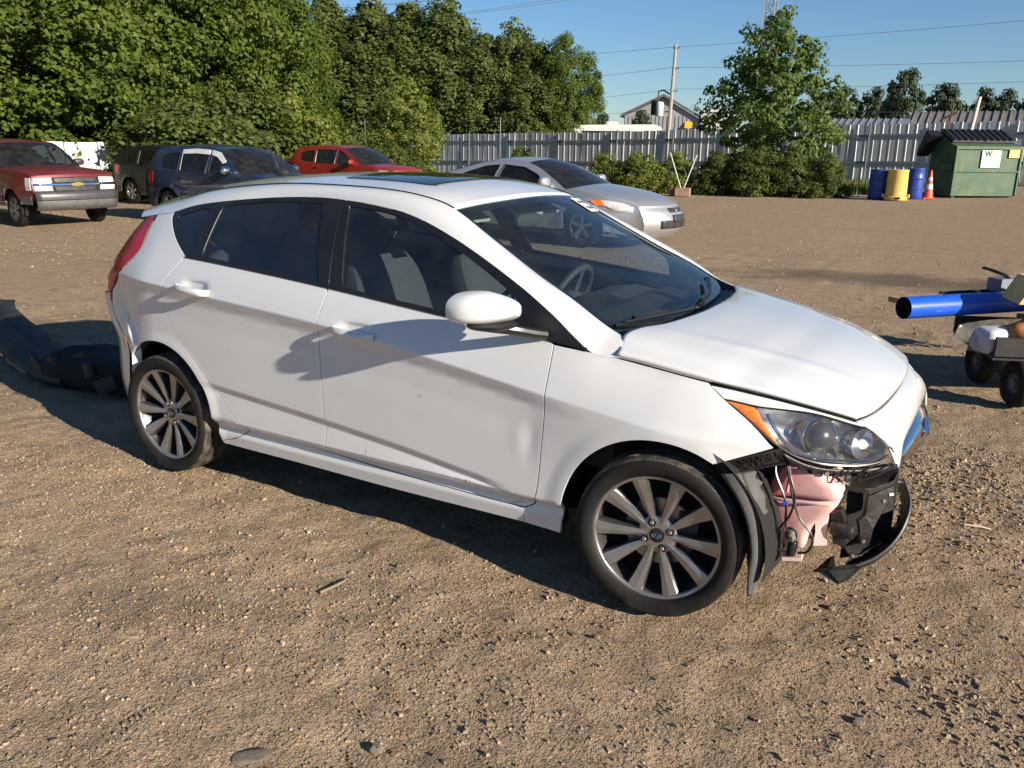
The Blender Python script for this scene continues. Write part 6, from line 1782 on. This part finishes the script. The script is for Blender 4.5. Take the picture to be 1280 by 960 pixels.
# nominal heights: maple 9 m, cedar 10 m, poplar 5.6 m, lime shrub 4 m, bush 2 m
kind('maple_a', 'maple', .9, 9.0, 3.6, 330, 190, .66, .135, 11, 'leaf_maple', .22, hang=.18)
kind('maple_b', 'maple', .9, 9.0, 3.4, 330, 190, .62, .135, 12, 'leaf_maple', .20, hang=.25)
kind('cedar_a', 'cedar', .3, 10., 3.3, 560, 110, .46, .155, 13, 'leaf_cedar', .18, flat=1.3, up=.1)
kind('cedar_b', 'cedar', .3, 10., 3.5, 560, 110, .48, .16, 14, 'leaf_cedar', .18, flat=1.2, up=.1)
kind('poplar', 'poplar', .5, 5.6, 2.35, 300, 60, .31, .125, 15, 'leaf_poplar', .09, shell=.25, up=.1)
kind('lime', 'maple', .2, 4.0, 1.55, 260, 60, .30, .10, 16, 'leaf_lime', .05, shell=.3)
kind('bush_a', 'bush', .0, 2.0, 1.5, 240, 70, .28, .085, 17, 'leaf_bush', .04, shell=.4)
kind('bush_b', 'bush', .0, 2.0, 1.3, 200, 60, .26, .085, 18, 'leaf_lime', .04, shell=.35)
kind('far', 'maple', .4, 8.0, 3.0, 220, 50, .60, .30, 19, 'leaf_far', .2)

def tree(name, key, x, y, h, w, label, cat, group, rz=0.0, nominal=None):
    """h: height, w: width factor"""
    me, tm = KIND[key]
    nom = {'maple_a': 9, 'maple_b': 9, 'cedar_a': 10, 'cedar_b': 10, 'poplar': 5.6, 'lime': 4, 'bush_a': 2, 'bush_b': 2, 'far': 8}[key]
    o = empty(name, (x, y, float(gz(x, y))-.03), rz, label, cat, group)
    k = h/nom
    o.scale = (k*w, k*w, k)
    c = bpy.data.objects.new('crown', me); COL.objects.link(c); c.parent = o
    t = bpy.data.objects.new('trunk', tm); COL.objects.link(t); t.parent = o
    return o
TG = 'trees along the edge of the lot'
for x_, y_, h_, k_, lab_ in ((-27.0, 3.2, 9.4, 'maple_a', 'leafy tree beyond the left edge next to the leftmost tree in view'), (-27.4, -2.2, 8.8, 'maple_b', 'leafy tree second beyond the left edge of the lot'), (-26.6, -7.6, 9.2, 'maple_a', 'leafy tree third beyond the left edge of the lot')):
    tree('maple_tree', k_, x_, y_, h_, 1.05, lab_, 'tree', TG, y_)
tree('maple_tree', 'maple_b', -26.2, 8.2, 8.6, 1.05, 'dark green leafy tree at the left edge of the picture', 'tree', TG, .5)
tree('maple_tree', 'maple_a', -25.6, 12.6, 9.8, 1.10, 'tall leafy tree directly behind the red pickup', 'tree', TG, 0)
tree('maple_tree', 'maple_b', -26.6, 17.0, 10.8, 1.05, 'tall leafy tree behind the black suv', 'tree', TG, 1.7)
tree('maple_tree', 'maple_a', -26.4, 20.8, 10.2, .98, 'tall leafy tree behind the blue suv', 'tree', TG, 2.6)
tree('maple_tree', 'maple_b', -26.6, 24.3, 8.4, .95, 'leafy tree behind the gap between blue and red suv', 'tree', TG, 3.9)
tree('maple_tree', 'maple_a', -30.5, 23.0, 9.6, 1.0, 'leafy tree standing further back left of the cedars', 'tree', TG, 5.0)
tree('maple_tree', 'maple_b', -31.5, 15.5, 10.5, 1.1, 'leafy tree standing further back behind the black suv', 'tree', TG, .9)
SG = 'shrubs in front of the tree row'
tree('shrub', 'maple_b', -21.9, 8.6, 3.4, .95, 'spreading leafy shrub overhanging the red pickup hood', 'shrub', SG, .4)
tree('shrub', 'bush_a', -20.9, 17.0, 3.2, 1.3, 'rounded green shrub behind the blue suv windscreen', 'shrub', SG, 1.0)
tree('shrub', 'bush_a', -20.3, 14.6, 2.6, 1.5, 'low green shrub behind the blue suv roof', 'shrub', SG, 3.0)
tree('shrub', 'bush_b', -20.6, 19.6, 3.1, 1.1, 'yellow green shrub just left of the red suv', 'shrub', SG, 2.0)
tree('shrub', 'bush_a', -22.5, 22.5, 2.3, 1.3, 'green shrub behind the red suv', 'shrub', SG, 2.0)
for i, (x, y, h, w, k, lab) in enumerate([(-42.4,45.6,11.9,1.5,'cedar_a','evergreen furthest left in the row behind the metal fence'),(-39.2,46.4,11.8,1.5,'cedar_b','second evergreen from the left behind the metal fence'),(-36.4,46.8,11.2,1.5,'cedar_a','third evergreen from the left behind the metal fence'),
      (-33.6,47.6,11.4,1.4,'cedar_b','tall pointed evergreen with the sharpest top behind the fence'),(-30.6,47.6,9.0,1.6,'cedar_a','evergreen just right of the tall pointed one behind the fence'),(-28.8,48.4,9.6,1.25,'cedar_b','slim pointed evergreen second from the right behind the fence'),(-26.7,47.8,8.2,1.55,'cedar_a','rightmost brownish evergreen behind the metal fence')]):
    tree('cedar_tree', k, x, y, h, w, lab, 'tree', 'evergreens behind the metal fence', i*1.3)
tree('round_tree', 'maple_a', -24.6, 48.2, 8.4, .72, 'round leafy tree ending the evergreen row against the sky', 'tree', None, 4.0)
tree('young_tree', 'lime', -23.4, 29.6, 4.5, 1.05, 'bright light green young tree in front of the metal fence', 'tree', None, .3)
tree('shrub', 'lime', -25.6, 30.0, 1.9, 1.3, 'light green shrub just left of the bright young tree', 'shrub', SG, 1.3)
tree('shrub', 'bush_a', -22.2, 27.2, 1.7, 1.2, 'low dark shrub under the bright young tree', 'shrub', SG, 2.3)
tree('shrub', 'bush_b', -17.8, 31.0, 1.5, .9, 'small weedy shrub at the fence left of the silver coupe', 'shrub', SG, .9)
tree('poplar_tree', 'poplar', -5.95, 27.9, 6.1, .95, 'free standing poplar with airy crown in front of the fence', 'tree', None, .8)
BG = 'bushes around the poplar'
for i, (x, y, h, w, k, lab) in enumerate([(-10.7,24.6,1.25,1.15,'bush_b','yellow green bush left end of the row by the silver coupe hood'),(-9.3,24.4,1.3,1.1,'bush_b','yellow green bush beside the planter box'),(-8.3,25.2,1.3,.95,'bush_b','yellow green bush right behind the planter box'),(-6.9,25.3,1.35,.85,'bush_a','dense bush at the left foot of the poplar'),(-5.6,25.2,1.45,.95,'bush_a','dense bush right under the poplar crown'),(-4.5,25.4,1.35,.9,'bush_a','dense bush at the right foot of the poplar'),(-3.5,25.6,1.3,.9,'bush_a','low bush ending the row near the blue drums')]):
    tree('bush', k, x, y, h, w, lab, 'bush', BG, i*.9)
for i, (x, y, h, w, lab) in enumerate([(-19.0,98,7.6,.75,'far dark tree just right of the poplar'),(-15.9,95,7.7,.62,'second far tree right of the poplar'),(-13.2,95.6,7.6,.6,'third far tree right of the poplar'),(-9.8,91,8.9,.62,'tallest far tree above the fence right of the poplar'),(-7.6,106,8.4,.75,'far tree standing apart above the steel post'),(-5.6,108,6.2,.7,'low far tree left of the steel post'),(-3.6,106.6,7.9,.55,'far tree just right of the steel post'),(-1.4,106.8,7.6,.55,'far tree above the dumpster'),(1.0,106.9,7.0,.7,'far tree above the right end of the dumpster'),(3.4,107,7.8,.6,'far tree at the right edge of the picture')]):
    tree('far_tree', 'far', x, y, h, w, lab, 'tree', 'far trees above the fence', i*1.1)
for i, (x, y, h, lab) in enumerate([(-46.5,95,5.0,'far bush left of the gabled building'),(-42.5,92,5.4,'dark tree against the left gable of the far building'),(-36.0,78,5.0,'tree in front of the gabled building'),(-31.8,78,5.2,'tree between gable and utility pole')]):
    tree('far_tree', 'far', x, y, h, .62, lab, 'tree', 'trees by the far building', i*1.7)
# grass along the fence foot
rg = np.random.default_rng(5)
n = 26000
x = rg.uniform(-34, 14, n); y = rg.uniform(27.5, 41.6, n)
keep = (vnoise(np.stack([x, y], -1)*.35, 3) > -.25) & ((y > 37.5) | ((x > -4.4) & (x < -1.2) & (y > 27.2)) | ((x < -10) & (y > 28)))
x, y = x[keep], y[keep]
P = np.stack([x, y, gz(x, y)], -1); n = len(P)
hh = rg.uniform(.10, .38, n)[:, None]; dr = rg.normal(size=(n, 3))*[1, 1, 0]; dr /= np.linalg.norm(dr, axis=1)[:, None]
V = np.stack([P-dr*.03, P+dr*.03, P+[0, 0, 1]*hh+np.roll(dr, 1, 1)*[1, 1, 0]*hh*.35], 1).reshape(-1, 3)
gro = bpy.data.objects.new('grass', fastmesh('grass', V, np.arange(n*3).reshape(n, 3), M['grass']))
COL.objects.link(gro)
tag(gro, 'rough green grass growing along the fence foot', 'grass', kind='stuff')
vg = MB().grid([[(x, y, float(gz(x, y))+.012) for x in np.linspace(-46, 22, 40)] for y in np.linspace(37.5, 60, 10)], True).grid([[(x, y, float(gz(x, y))+.016) for x in np.linspace(-4.6, -.9, 8)] for y in np.linspace(28.2, 37.6, 6)], True)
build('verge', vg.v, vg.f, plain('verge_soil', (.10, .11, .045), .95, var=.4, scale=2), None, False)['kind'] = 'structure'
